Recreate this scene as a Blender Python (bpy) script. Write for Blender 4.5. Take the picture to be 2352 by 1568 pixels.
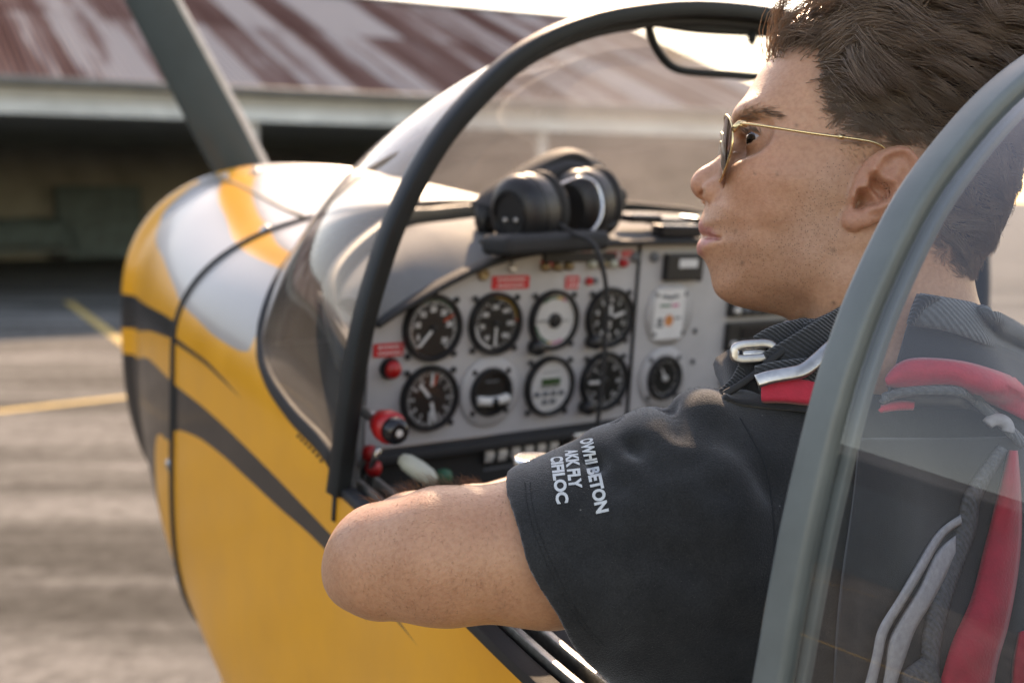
import bpy, math, random
import numpy as np
from mathutils import Vector, Matrix, Quaternion
from mathutils.bvhtree import BVHTree

for o_ in list(bpy.data.objects):
    bpy.data.objects.remove(o_)
scene = bpy.context.scene
rnd = random.Random(7)
rng = np.random.default_rng(11)

# ------------------------------------------------------------------ camera
CAM_H = 1.62                       # photographer stands on the apron
LENS = 40.0
PITCH = math.atan(324 / 2613)      # camera looks about 7 degrees down
cam_data = bpy.data.cameras.new('camera')
cam_data.lens = LENS
cam_data.sensor_width = 36.0
cam_data.clip_start = 0.02
cam_data.clip_end = 4000
cam_data.dof.use_dof = True
cam_data.dof.focus_distance = 0.765
cam_data.dof.aperture_fstop = 4.8
cam_data.dof.aperture_blades = 9
cam = bpy.data.objects.new('camera', cam_data)
scene.collection.objects.link(cam)
cam.location = (0, 0, CAM_H)
cam.rotation_euler = (math.pi / 2 - PITCH, 0, 0)
scene.camera = cam

# ------------------------------------------------------------------ sky and sun
SUN_EL = math.radians(32)
SUN_AZ = math.radians(2)         # just right of straight ahead, behind the hangar
world = bpy.data.worlds.new('World')
scene.world = world
world.use_nodes = True
wn = world.node_tree.nodes
wl = world.node_tree.links
sky = wn.new('ShaderNodeTexSky')
sky.sky_type = 'NISHITA'
sky.sun_disc = False
sky.sun_elevation = SUN_EL
sky.sun_rotation = SUN_AZ
sky.air_density = 1.25
sky.dust_density = 0.6
sky.ozone_density = 1.0
wl.new(sky.outputs[0], wn['Background'].inputs[0])
wn['Background'].inputs[1].default_value = 0.15
sun_data = bpy.data.lights.new('sun', 'SUN')
sun_data.energy = 2.9
sun_data.angle = math.radians(0.6)
sun_data.color = (1.0, 0.86, 0.68)
sun = bpy.data.objects.new('sun', sun_data)
scene.collection.objects.link(sun)
SUN_DIR = Vector((math.sin(SUN_AZ) * math.cos(SUN_EL), math.cos(SUN_AZ) * math.cos(SUN_EL), math.sin(SUN_EL)))
sun.rotation_euler = SUN_DIR.to_track_quat('Z', 'Y').to_euler()
sun.location = (-3, 10, 12)

# ------------------------------------------------------------------ exposure and render settings
scene.view_settings.view_transform = 'Standard'
scene.view_settings.look = 'None'
scene.view_settings.gamma = 1.0
scene.view_settings.use_curve_mapping = False
scene.view_settings.exposure = 1.6
scene.view_settings.use_white_balance = True
scene.view_settings.white_balance_temperature = 8600
scene.view_settings.white_balance_tint = 24
scene.cycles.use_denoising = True
scene.cycles.max_bounces = 10
scene.cycles.transparent_max_bounces = 24
scene.cycles.sample_clamp_indirect = 8.0
scene.cycles.use_adaptive_sampling = True

# ------------------------------------------------------------------ helpers
COL = scene.collection
FPX = 2613.0
EYE = Vector((0, 0, CAM_H))          # where the measurements were taken from


def at(x, y, d):
    """measured point: position in the photograph (2352 wide) and distance along the view axis -> world"""
    c, s = math.cos(PITCH), math.sin(PITCH)
    u, v = (x - 1176) / FPX * d, -(y - 784) / FPX * d
    return Vector((u, d * c + v * s, CAM_H - d * s + v * c))


def link(o, parent=None):
    COL.objects.link(o)
    if parent is not None:
        o.parent = parent
    return o


def empty(name, loc=(0, 0, 0), parent=None):
    o = bpy.data.objects.new(name, None)
    o.empty_display_size = 0.1
    o.location = loc
    return link(o, parent)


def tag(o, label=None, cat=None, group=None, kind=None):
    if label: o['label'] = label
    if cat: o['category'] = cat
    if group: o['group'] = group
    if kind: o['kind'] = kind
    return o


def mk(name, verts, faces, mat, parent=None, smooth=True, loc=None):
    me = bpy.data.meshes.new(name)
    if isinstance(verts, np.ndarray): verts = verts.tolist()
    if isinstance(faces, np.ndarray): faces = faces.tolist()
    me.from_pydata([tuple(v) for v in verts], [], faces)
    me.validate(clean_customdata=False)
    if mat is not None:
        for m_ in (mat if isinstance(mat, (list, tuple)) else [mat]):
            me.materials.append(m_)
    if smooth:
        me.polygons.foreach_set('use_smooth', [True] * len(me.polygons))
    me.update()
    o = bpy.data.objects.new(name, me)
    if loc is not None: o.location = loc
    return link(o, parent)


def sharp(o, ang=35):
    try:
        o.data.set_sharp_from_angle(angle=math.radians(ang))
    except Exception:
        pass
    return o


def bevel(o, w, n=2, ang=35):
    m = o.modifiers.new('bevel', 'BEVEL')
    m.width = w; m.segments = n; m.limit_method = 'ANGLE'; m.angle_limit = math.radians(ang)
    return o


class MB:
    """collects shapes that belong to one piece"""
    def __init__(s): s.v = []; s.f = []
    def add(s, v, f):
        n = len(s.v)
        s.v += [tuple(p) for p in v]
        s.f += [tuple(i + n for i in q) for q in f]
        return s
    def box(s, c, h, M=None):
        P = [Vector((c[0] + i * h[0], c[1] + j * h[1], c[2] + k * h[2])) for i in (-1, 1) for j in (-1, 1) for k in (-1, 1)]
        if M is not None: P = [M @ p for p in P]
        return s.add(P, [(0, 1, 3, 2), (4, 6, 7, 5), (0, 4, 5, 1), (2, 3, 7, 6), (0, 2, 6, 4), (1, 5, 7, 3)])
    def build(s, name, mat, parent=None, smooth=False):
        return mk(name, s.v, s.f, mat, parent, smooth)


def frames(path, closed=False, up=None):
    P = [Vector(p) for p in path]; n = len(P); T = []
    for i in range(n):
        a = P[i - 1] if (i > 0 or closed) else P[i]
        b = P[(i + 1) % n] if (i < n - 1 or closed) else P[i]
        T.append((b - a).normalized())
    out = []
    if up is not None and not isinstance(up, list): up = [Vector(up)] * n
    prev = None
    for i in range(n):
        t = T[i]
        if up is not None:
            u = Vector(up[i]); u = (u - t * u.dot(t)).normalized()
        else:
            if prev is None:
                u = Vector((0, 0, 1)) if abs(t.z) < .9 else Vector((1, 0, 0))
                u = (u - t * u.dot(t)).normalized()
            else:
                u = (prev - t * prev.dot(t)).normalized()
            prev = u
        out.append((P[i], t, u, t.cross(u)))
    return out


def sweep(path, prof, closed=False, up=None, caps=True, scale=None):
    """profile points (a along u, b along side)"""
    F = frames(path, closed, up); m = len(prof); V = []; Q = []
    for i, (p, t, u, w) in enumerate(F):
        k = 1 if scale is None else scale[i]
        for a, b in prof: V.append(p + u * (a * k) + w * (b * k))
    n = len(F)
    for i in range(n if closed else n - 1):
        for j in range(m):
            a = i * m + j; b = i * m + (j + 1) % m; c = ((i + 1) % n) * m + (j + 1) % m; d = ((i + 1) % n) * m + j
            Q.append((a, d, c, b))
    if caps and not closed:
        Q.append(tuple(range(m))); Q.append(tuple((n - 1) * m + j for j in reversed(range(m))))
    return V, Q


def circ(r, n=12, r2=None):
    r2 = r if r2 is None else r2
    return [(r * math.cos(2 * math.pi * i / n), r2 * math.sin(2 * math.pi * i / n)) for i in range(n)]


def rrect(a, b, r, n=3):
    """rounded rectangle, half sizes a, b"""
    out = []
    for cx, cy, st in ((a - r, b - r, 0), (-a + r, b - r, 1), (-a + r, -b + r, 2), (a - r, -b + r, 3)):
        for i in range(n + 1):
            t = math.pi / 2 * (st + i / n)
            out.append((cx + r * math.cos(t), cy + r * math.sin(t)))
    return out


def spline(pts, n, closed=False):
    P = np.array([list(p) for p in pts], float); m = len(P)
    out = []
    segs = m if closed else m - 1
    for k in range(n):
        t = k / n * segs if closed else k / (n - 1) * segs
        i = min(int(t), segs - 1); f = t - i
        g = (lambda j: P[j % m]) if closed else (lambda j: P[min(max(j, 0), m - 1)])
        p0, p1, p2, p3 = g(i - 1), g(i), g(i + 1), g(i + 2)
        out.append(.5 * ((2 * p1) + (-p0 + p2) * f + (2 * p0 - 5 * p1 + 4 * p2 - p3) * f * f + (-p0 + 3 * p1 - 3 * p2 + p3) * f ** 3))
    return np.array(out)


def lathe(prof, n=32, axis='y', cap=True):
    """profile (radius, height) turned about an axis"""
    V = []; Q = []
    for r, h in prof:
        for i in range(n):
            a = 2 * math.pi * i / n
            x, z = r * math.cos(a), r * math.sin(a)
            V.append({'y': (x, h, z), 'z': (x, z, h), 'x': (h, x, z)}[axis])
    for k in range(len(prof) - 1):
        for i in range(n):
            j = (i + 1) % n
            Q.append((k * n + i, k * n + j, (k + 1) * n + j, (k + 1) * n + i))
    if cap:
        Q.append(tuple(reversed(range(n)))); Q.append(tuple((len(prof) - 1) * n + i for i in range(n)))
    return V, Q


def gridfaces(nr, nc, wrap=False):
    f = []
    for i in range(nr - 1):
        for j in range(nc if wrap else nc - 1):
            k = (j + 1) % nc
            f.append((i * nc + j, i * nc + k, (i + 1) * nc + k, (i + 1) * nc + j))
    return f


def xf(V, M): return [M @ Vector(v) for v in V]


# ---- materials
def newmat(name):
    m = bpy.data.materials.new(name); m.use_nodes = True
    nt = m.node_tree
    return m, nt, nt.nodes['Principled BSDF'], nt.nodes, nt.links


def nd(N, t, **kw):
    n = N.new('ShaderNode' + t)
    for k, v in kw.items():
        if k in n.inputs: n.inputs[k].default_value = v
        else: setattr(n, k, v)
    return n


def mat(name, col, rough=.5, metal=0., var=.12, scale=40., bump=.0, bscale=None, coat=0., spec=None, wear=None, sheen=0., weave=0.):
    """plain painted / plastic / metal surface with uneven colour, gloss and fine relief"""
    m, nt, b, N, L = newmat(name)
    tc = nd(N, 'TexCoord')
    nz = nd(N, 'TexNoise', Scale=scale, Detail=6., Roughness=.6)
    L.new(tc.outputs['Object'], nz.inputs['Vector'])
    rp = nd(N, 'ValToRGB')
    c = col
    rp.color_ramp.elements[0].position = .3; rp.color_ramp.elements[1].position = .7
    rp.color_ramp.elements[0].color = (*[max(0, x * (1 - var)) for x in c], 1)
    rp.color_ramp.elements[1].color = (*[min(1, x * (1 + var)) for x in c], 1)
    L.new(nz.outputs['Fac'], rp.inputs['Fac'])
    L.new(rp.outputs['Color'], b.inputs['Base Color'])
    mr = nd(N, 'MapRange'); mr.inputs[3].default_value = max(.02, rough - .08); mr.inputs[4].default_value = min(1, rough + .1)
    L.new(nz.outputs['Fac'], mr.inputs[0]); L.new(mr.outputs[0], b.inputs['Roughness'])
    b.inputs['Metallic'].default_value = metal
    b.inputs['Coat Weight'].default_value = coat
    b.inputs['Coat Roughness'].default_value = .06
    if sheen:
        b.inputs['Sheen Weight'].default_value = sheen; b.inputs['Sheen Roughness'].default_value = .5
    if spec is not None: b.inputs['Specular IOR Level'].default_value = spec
    if weave:
        wv1 = nd(N, 'TexWave', Scale=weave, Distortion=1.5); wv1.bands_direction = 'DIAGONAL'; L.new(tc.outputs['Object'], wv1.inputs['Vector'])
        n2 = nd(N, 'TexNoise', Scale=bscale or scale * 8, Detail=3.); L.new(tc.outputs['Object'], n2.inputs['Vector'])
        ad = nd(N, 'Math', operation='ADD'); L.new(wv1.outputs['Fac'], ad.inputs[0]); L.new(n2.outputs['Fac'], ad.inputs[1])
        bp = nd(N, 'Bump', Strength=.9, Distance=.0012); L.new(ad.outputs[0], bp.inputs['Height']); L.new(bp.outputs['Normal'], b.inputs['Normal'])
    elif bump:
        n2 = nd(N, 'TexNoise', Scale=bscale or scale * 8, Detail=3.)
        L.new(tc.outputs['Object'], n2.inputs['Vector'])
        bp = nd(N, 'Bump', Strength=bump, Distance=.001)
        L.new(n2.outputs['Fac'], bp.inputs['Height']); L.new(bp.outputs['Normal'], b.inputs['Normal'])
    return m


M = {}
M['black_plastic'] = mat('black_plastic', (.012, .012, .013), .42, bump=.15, bscale=900)
M['black_gloss'] = mat('black_gloss', (.010, .010, .011), .18)
M['black_rubber'] = mat('black_rubber', (.016, .016, .016), .7, bump=.2, bscale=500)
M['frame_dark'] = mat('frame_dark', (.009, .011, .011), .5, spec=.28, var=.2, bump=.1, bscale=300)
M['canopy_grey'] = mat('canopy_grey', (.125, .145, .138), .4, var=.1, scale=30, bump=.05, bscale=600)
M['reflection_grey'] = mat('reflection_grey', (.20, .245, .25), .3, var=.1, scale=20, bump=.05, bscale=500)  # pale tone painted as sky mirrored in the windscreen
M['panel_grey'] = mat('panel_grey', (.41, .405, .40), .5, var=.07, scale=25, bump=.1, bscale=700)
M['shield_grey'] = mat('shield_grey', (.15, .15, .147), .72, spec=.25, var=.10, scale=18, bump=.25, bscale=260)
M['interior_dark'] = mat('interior_dark', (.016, .017, .017), .7, var=.2, bump=.3, bscale=200)
M['red_label'] = mat('red_label', (.55, .02, .025), .4)
M['red_knob'] = mat('red_knob', (.42, .012, .012), .32)
M['white_print'] = mat('white_print', (.62, .62, .60), .6, var=.06)
M['white_plastic'] = mat('white_plastic', (.62, .61, .57), .4, var=.06)
M['cream_plastic'] = mat('cream_plastic', (.44, .45, .36), .4, var=.08)
M['chrome'] = mat('chrome', (.62, .62, .62), .22, metal=1., var=.08, bump=.06, bscale=400)
M['steel_worn'] = mat('steel_worn', (.50, .48, .45), .34, metal=1., var=.15, scale=90, bump=.15, bscale=500)
M['alu_rail'] = mat('alu_rail', (.42, .42, .40), .38, metal=1., var=.2, scale=120, bump=.2, bscale=800)
M['gold'] = mat('gold', (.80, .58, .30), .22, metal=1., var=.05)
M['dial_black'] = mat('dial_black', (.010, .011, .011), .35)
M['dial_white'] = mat('dial_white', (.56, .56, .54), .5, var=.04)
M['green_arc'] = mat('green_arc', (.01, .10, .045), .5)
M['yellow_arc'] = mat('yellow_arc', (.55, .33, .02), .5)
M['red_arc'] = mat('red_arc', (.45, .06, .02), .5)
M['lcd_green'] = mat('lcd_green', (.035, .085, .03), .3)
M['orange_print'] = mat('orange_print', (.55, .20, .06), .6)
M['pink_print'] = mat('pink_print', (.55, .12, .25), .6)
M['grey_print'] = mat('grey_print', (.12, .13, .14), .6)
M['brass'] = mat('brass', (.30, .22, .12), .4, metal=.8, var=.2)


def glassmat(name, tint=(1, 1, 1), rough=.0, dirt=0., dirtcol=(.7, .66, .6), ior=1.49, dscale=9., faces=1.75):
    """thin acrylic sheet: clear with mirror-like fresnel reflection and a film of dust that scatters light"""
    m, nt, b, N, L = newmat(name)
    N.remove(b)
    out = N['Material Output']
    tr = nd(N, 'BsdfTransparent'); tr.inputs[0].default_value = (*tint, 1)
    gl = nd(N, 'BsdfGlossy', Roughness=rough)
    fr = nd(N, 'Fresnel', IOR=ior)
    ge = nd(N, 'NewGeometry'); mi = nd(N, 'MapRange'); mi.inputs[3].default_value = ior; mi.inputs[4].default_value = 1 / ior
    L.new(ge.outputs['Backfacing'], mi.inputs[0]); L.new(mi.outputs[0], fr.inputs['IOR'])
    mx = nd(N, 'MixShader')
    tw_ = nd(N, 'Math', operation='MULTIPLY'); tw_.inputs[1].default_value = faces; tw_.use_clamp = True; L.new(fr.outputs[0], tw_.inputs[0])   # both faces of the sheet reflect
    L.new(tw_.outputs[0], mx.inputs[0]); L.new(tr.outputs[0], mx.inputs[1]); L.new(gl.outputs[0], mx.inputs[2])
    last = mx.outputs[0]
    if dirt:
        tc = nd(N, 'TexCoord')
        n1 = nd(N, 'TexNoise', Scale=dscale, Detail=8., Roughness=.65); L.new(tc.outputs['Object'], n1.inputs['Vector'])
        v1 = nd(N, 'TexVoronoi', Scale=55.); L.new(tc.outputs['Object'], v1.inputs['Vector'])
        sp = nd(N, 'MapRange'); sp.inputs[1].default_value = .10; sp.inputs[2].default_value = .03; sp.inputs[3].default_value = 0; sp.inputs[4].default_value = .5
        L.new(v1.outputs['Distance'], sp.inputs[0])
        mr = nd(N, 'MapRange'); mr.inputs[1].default_value = .25; mr.inputs[2].default_value = .75
        mr.inputs[3].default_value = dirt * .75; mr.inputs[4].default_value = dirt * 1.3
        L.new(n1.outputs['Fac'], mr.inputs[0])
        ad = nd(N, 'Math', operation='ADD'); ad.use_clamp = True
        L.new(mr.outputs[0], ad.inputs[0])
        m2 = nd(N, 'Math', operation='MULTIPLY'); m2.inputs[1].default_value = dirt * 1.2
        L.new(sp.outputs[0], m2.inputs[0]); L.new(m2.outputs[0], ad.inputs[1])
        tl = nd(N, 'BsdfTranslucent'); tl.inputs[0].default_value = (*dirtcol, 1)
        df = nd(N, 'BsdfDiffuse'); df.inputs[0].default_value = (*dirtcol, 1)
        md = nd(N, 'MixShader'); md.inputs[0].default_value = .35
        L.new(tl.outputs[0], md.inputs[1]); L.new(df.outputs[0], md.inputs[2])
        mm = nd(N, 'MixShader'); L.new(ad.outputs[0], mm.inputs[0]); L.new(last, mm.inputs[1]); L.new(md.outputs[0], mm.inputs[2])
        last = mm.outputs[0]
    L.new(last, out.inputs[0])
    return m


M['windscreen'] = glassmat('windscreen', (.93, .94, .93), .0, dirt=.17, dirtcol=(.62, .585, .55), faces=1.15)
M['canopy_glass'] = glassmat('canopy_glass', (.90, .92, .93), .0, dirt=.03)  # dust film made denser to stand in for sky reflection haze
M['vent_glass'] = glassmat('vent_glass', (.95, .96, .95), .0, dirt=.05)


def text_mesh(s, size, bold=True, thick=0.0):
    """flat letters as (verts, faces), centred on x, baseline at 0, in the xy plane"""
    cu = bpy.data.curves.new('lettering', 'FONT')
    cu.body = s; cu.size = size; cu.align_x = 'CENTER'; cu.fill_mode = 'FRONT'; cu.resolution_u = 4
    if bold: cu.offset = size * .045
    ob = bpy.data.objects.new('lettering', cu)
    COL.objects.link(ob)
    dg = bpy.context.evaluated_depsgraph_get(); dg.update()
    me = bpy.data.meshes.new_from_object(ob.evaluated_get(dg))
    V = [tuple(v.co) for v in me.vertices]; F = [tuple(p.vertices) for p in me.polygons]
    bpy.data.objects.remove(ob); bpy.data.curves.remove(cu); bpy.data.meshes.remove(me)
    return V, F

# ------------------------------------------------------------------ ground
def ground_mat():
    m, nt, b, N, L = newmat('asphalt')
    tc = nd(N, 'TexCoord')
    mp = nd(N, 'Mapping'); mp.inputs['Rotation'].default_value = (0, 0, math.radians(-14)); mp.inputs['Scale'].default_value = (.10, 1.0, 1)
    L.new(tc.outputs['Object'], mp.inputs['Vector'])
    n1 = nd(N, 'TexNoise', Scale=1.5, Detail=8., Roughness=.65); L.new(mp.outputs[0], n1.inputs['Vector'])
    n2 = nd(N, 'TexNoise', Scale=1.1, Detail=6.); L.new(tc.outputs['Object'], n2.inputs['Vector'])
    n3 = nd(N, 'TexNoise', Scale=160., Detail=2.); L.new(tc.outputs['Object'], n3.inputs['Vector'])
    r1 = nd(N, 'ValToRGB'); e = r1.color_ramp.elements
    e[0].position = .40; e[0].color = (.080, .077, .067, 1); e[1].position = .56; e[1].color = (.205, .198, .180, 1)
    L.new(n1.outputs['Fac'], r1.inputs[0])
    mx = nd(N, 'Mix', data_type='RGBA', blend_type='MULTIPLY'); mx.inputs[0].default_value = .55
    r2 = nd(N, 'ValToRGB'); r2.color_ramp.elements[0].color = (.55, .55, .55, 1); r2.color_ramp.elements[0].position = .3; r2.color_ramp.elements[1].position = .7
    L.new(n2.outputs['Fac'], r2.inputs[0]); L.new(r1.outputs[0], mx.inputs[6]); L.new(r2.outputs[0], mx.inputs[7])
    mx2 = nd(N, 'Mix', data_type='RGBA', blend_type='MULTIPLY'); mx2.inputs[0].default_value = .5
    L.new(mx.outputs[2], mx2.inputs[6]); L.new(n3.outputs['Color'], mx2.inputs[7])
    r3 = nd(N, 'ValToRGB'); r3.color_ramp.elements[0].position = .25; r3.color_ramp.elements[0].color = (.6, .6, .6, 1); r3.color_ramp.elements[1].position = .75; r3.color_ramp.elements[1].color = (1.25, 1.25, 1.25, 1)
    L.new(n3.outputs['Fac'], r3.inputs[0]); L.new(r3.outputs[0], mx2.inputs[7])
    n5 = nd(N, 'TexNoise', Scale=9., Detail=5., Roughness=.7); L.new(tc.outputs['Object'], n5.inputs['Vector'])
    r5 = nd(N, 'ValToRGB'); r5.color_ramp.elements[0].position = .34; r5.color_ramp.elements[0].color = (.66, .65, .63, 1); r5.color_ramp.elements[1].position = .62; r5.color_ramp.elements[1].color = (1.18, 1.18, 1.16, 1); L.new(n5.outputs['Fac'], r5.inputs[0])
    mx5 = nd(N, 'Mix', data_type='RGBA', blend_type='MULTIPLY'); mx5.inputs[0].default_value = 1.; L.new(mx2.outputs[2], mx5.inputs[6]); L.new(r5.outputs[0], mx5.inputs[7])
    L.new(mx5.outputs[2], b.inputs['Base Color'])
    b.inputs['Roughness'].default_value = .9; b.inputs['Specular IOR Level'].default_value = .1
    bp = nd(N, 'Bump', Strength=.4, Distance=.01); L.new(n3.outputs['Fac'], bp.inputs['Height']); L.new(bp.outputs[0], b.inputs['Normal'])
    return m


M['asphalt'] = ground_mat()
g = mk('ground', [(-1500, -1500, 0), (1500, -1500, 0), (1500, 1500, 0), (-1500, 1500, 0)], [(0, 1, 2, 3)], M['asphalt'], smooth=False)
tag(g, 'weathered grey asphalt apron with dark streaks', kind='structure')
M['line_paint'] = mat('line_paint', (.50, .34, .10), .8, var=.3, scale=14, bump=.3, bscale=120)


def onground(x, y, z=0.0):
    p = at(x, y, 1.0); d = p - EYE
    t = (z - CAM_H) / d.z
    return EYE + d * t


def painted(name, a, b, w, label, ext0=0., ext1=0.):
    a = Vector(a); b = Vector(b); t = (b - a).normalized(); n = Vector((-t.y, t.x, 0)) * w / 2
    a = a - t * ext0; b = b + t * ext1
    o = mk(name, [a - n, b - n, b + n, a + n], [(0, 1, 2, 3)], M['line_paint'], smooth=False)
    for v in o.data.vertices: v.co.z = .004
    return tag(o, label, kind='structure')


painted('taxi_line', onground(0, 945), onground(315, 909), .13, 'worn yellow line painted across the sunlit apron', 14, 0.05)
painted('taxi_line', onground(317, 911), onground(352, 868), .13, 'yellow line turning toward the hangar beside the cowling', 0, 0.0)
painted('taxi_line', onground(155, 692), onground(300, 800), .13, 'yellow line in the shade in front of the hangar', 0, 1.0)
# the apron line behind the photographer
painted('taxi_line', (-8.0, -22, 0), (-6.6, 3.5, 0), .14, 'yellow apron line mirrored in the rear canopy', 0, 0)

# ------------------------------------------------------------------ hangar
HD = Vector((math.sin(math.radians(61.6)), math.cos(math.radians(61.6)), 0))     # along the eave
HN = Vector((-HD.y, HD.x, 0))                                                    # away from the apron


def eave_point():
    d = 18.0
    p = at(0, 192, 1.0) - EYE
    h = Vector((p.x, p.y, 0)); k = d / p.y
    return Vector((p.x * k, p.y * k, CAM_H + p.z * k))


E0 = eave_point()
EH = E0.z
HMAT = Matrix.Translation(Vector((E0.x, E0.y, 0))) @ Matrix(((HD.x, HN.x, 0, 0), (HD.y, HN.y, 0, 0), (0, 0, 1, 0), (0, 0, 0, 1)))
hangar = empty('hangar'); hangar.matrix_world = HMAT
tag(hangar, 'low open-fronted hangar with rusty corrugated roof and grey gutter', 'hangar')


def roof_mat():
    m, nt, b, N, L = newmat('rusty_sheet')
    tc = nd(N, 'TexCoord'); oi = nd(N, 'ObjectInfo')
    mp = nd(N, 'Mapping'); mp.inputs['Scale'].default_value = (2.6, .12, .1)
    vadd = nd(N, 'VectorMath', operation='ADD')
    L.new(oi.outputs['Location'], vadd.inputs[1]); L.new(tc.outputs['Object'], vadd.inputs[0])
    L.new(vadd.outputs[0], mp.inputs['Vector'])
    n1 = nd(N, 'TexNoise', Scale=1.1, Detail=7., Roughness=.6); L.new(mp.outputs[0], n1.inputs['Vector'])
    n2 = nd(N, 'TexNoise', Scale=.8, Detail=3.); L.new(mp.outputs[0], n2.inputs['Vector'])
    ad = nd(N, 'Math', operation='ADD'); m1 = nd(N, 'Math', operation='MULTIPLY'); m1.inputs[1].default_value = .40
    L.new(oi.outputs['Random'], m1.inputs[0]); L.new(n1.outputs['Fac'], ad.inputs[0]); L.new(m1.outputs[0], ad.inputs[1])
    ad2 = nd(N, 'Math', operation='ADD'); m2 = nd(N, 'Math', operation='MULTIPLY'); m2.inputs[1].default_value = .4
    L.new(n2.outputs['Fac'], m2.inputs[0]); L.new(ad.outputs[0], ad2.inputs[0]); L.new(m2.outputs[0], ad2.inputs[1])
    rp = nd(N, 'ValToRGB'); e = rp.color_ramp.elements
    e[0].position = .70; e[0].color = (.115, .062, .052, 1)
    e[1].position = 1.0; e[1].color = (.37, .33, .31, 1)
    x = rp.color_ramp.elements.new(.84); x.color = (.165, .098, .083, 1)
    x = rp.color_ramp.elements.new(.93); x.color = (.22, .155, .138, 1)
    L.new(ad2.outputs[0], rp.inputs[0]); L.new(rp.outputs[0], b.inputs['Base Color'])
    b.inputs['Roughness'].default_value = .8; b.inputs['Specular IOR Level'].default_value = .0
    return m


M['rusty_sheet'] = roof_mat()
M['gutter_grey'] = mat('gutter_grey', (.13, .13, .12), .6, var=.2, scale=3)
M['fascia_grey'] = mat('fascia_grey', (.34, .33, .29), .7, var=.15, scale=2)
M['hangar_dark'] = mat('hangar_dark', (.48, .50, .48), .85, var=.25, scale=1.2)
M['hangar_wall'] = mat('hangar_wall', (.27, .275, .25), .85, var=.25, scale=.8)
M['hangar_post'] = mat('hangar_post', (.42, .41, .38), .7, var=.15, scale=4)
ROOF_T, ROOF_R = .375, 8.4
X0, X1 = -16.0, 17.0              # the building's ends along the eave
sheet_w, pitch_w = .912, .114
cols = int((X1 - X0) / sheet_w)
rows = [(-.35, 4.35, .0), (4.30, ROOF_R + .1, .008)]
sheet_meshes = []
for (y0, y1, dz) in rows:
    V = []; n = 8 * 8
    for yy in (y0, y1):
        for i in range(n + 1):
            x = (sheet_w + .03) * i / n
            V.append((x, yy, ROOF_T * yy + dz + .026 * math.cos(2 * math.pi * x / pitch_w)))
    F = gridfaces(2, n + 1)
    me = bpy.data.meshes.new('roof_sheet'); me.from_pydata(V, [], F); me.materials.append(M['rusty_sheet'])
    me.polygons.foreach_set('use_smooth', [True] * len(me.polygons)); me.update()
    sheet_meshes.append(me)
for c in range(cols):
    for k in range(2):
        o = bpy.data.objects.new('roof_sheet', sheet_meshes[k]); link(o, hangar)
        o.location = (X0 + c * sheet_w, 0, EH + .12 + (c % 2) * .006)
# far slope, ridge cap, gutter, fascia, posts, walls, floor
V = [(X0, ROOF_R, EH + .1 + ROOF_T * ROOF_R), (X1, ROOF_R, EH + .1 + ROOF_T * ROOF_R), (X1, 2 * ROOF_R, EH), (X0, 2 * ROOF_R, EH)]
mk('rear_roof', V, [(0, 1, 2, 3)], M['rusty_sheet'], hangar, False)
b_ = MB(); b_.box(((X0 + X1) / 2, ROOF_R + .02, EH + .17 + ROOF_T * ROOF_R), ((X1 - X0) / 2, .16, .03)); b_.build('ridge_cap', M['fascia_grey'], hangar)
V, F = sweep([(X0, -.42, EH + .02), (X1, -.42, EH + .02)], rrect(.075, .065, .04, 3)); mk('gutter', V, F, M['gutter_grey'], hangar)
b_ = MB(); b_.box(((X0 + X1) / 2, -.30, EH - .155), ((X1 - X0) / 2, .03, .10)); b_.build('fascia_board', M['fascia_grey'], hangar)
b_ = MB(); b_.box(((X0 + X1) / 2, -.24, EH - .36), ((X1 - X0) / 2, .08, .11)); b_.build('eave_beam', M['hangar_dark'], hangar)
for px in (X0 + .2, -6.5, 3.9, 9.6, X1 - .2):
    b_ = MB(); b_.box((px, -.12, (EH - .25) / 2), (.09, .09, (EH - .25) / 2)); b_.build('post', M['hangar_post'], hangar)
b_ = MB(); b_.box(((X0 + X1) / 2, 14.6, EH / 2), ((X1 - X0) / 2, .1, EH / 2)); b_.build('rear_wall', M['hangar_wall'], hangar)
for px in (X0, X1):
    V = [(px, 0.1, 0), (px, 14.5, 0), (px, 14.5, EH + .8), (px, ROOF_R, EH + ROOF_T * ROOF_R), (px, .1, EH)]
    V2 = [(x + (.12 if px == X0 else -.12), y, z) for x, y, z in V]
    mk('side_wall', V + V2, [(0, 1, 2, 3, 4), (9, 8, 7, 6, 5)] + [(i, (i + 1) % 5, (i + 1) % 5 + 5, i + 5) for i in range(5)], M['hangar_wall'], hangar, False)
b_ = MB(); b_.box(((X0 + X1) / 2, 7.2, EH - .3), ((X1 - X0) / 2 - .2, 7.1, .04)); b_.build('ceiling', M['hangar_dark'], hangar)

# things stored inside the hangar
M['tarp_blue'] = mat('tarp_blue', (.10, .150, .165), .75, var=.35, scale=3, bump=.4, bscale=12)
M['steel_blue'] = mat('steel_blue', (.085, .125, .14), .55, var=.3, scale=4)


def hang_at(x, y, depth):
    p = onground(x, y); return HMAT.inverted() @ p


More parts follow.
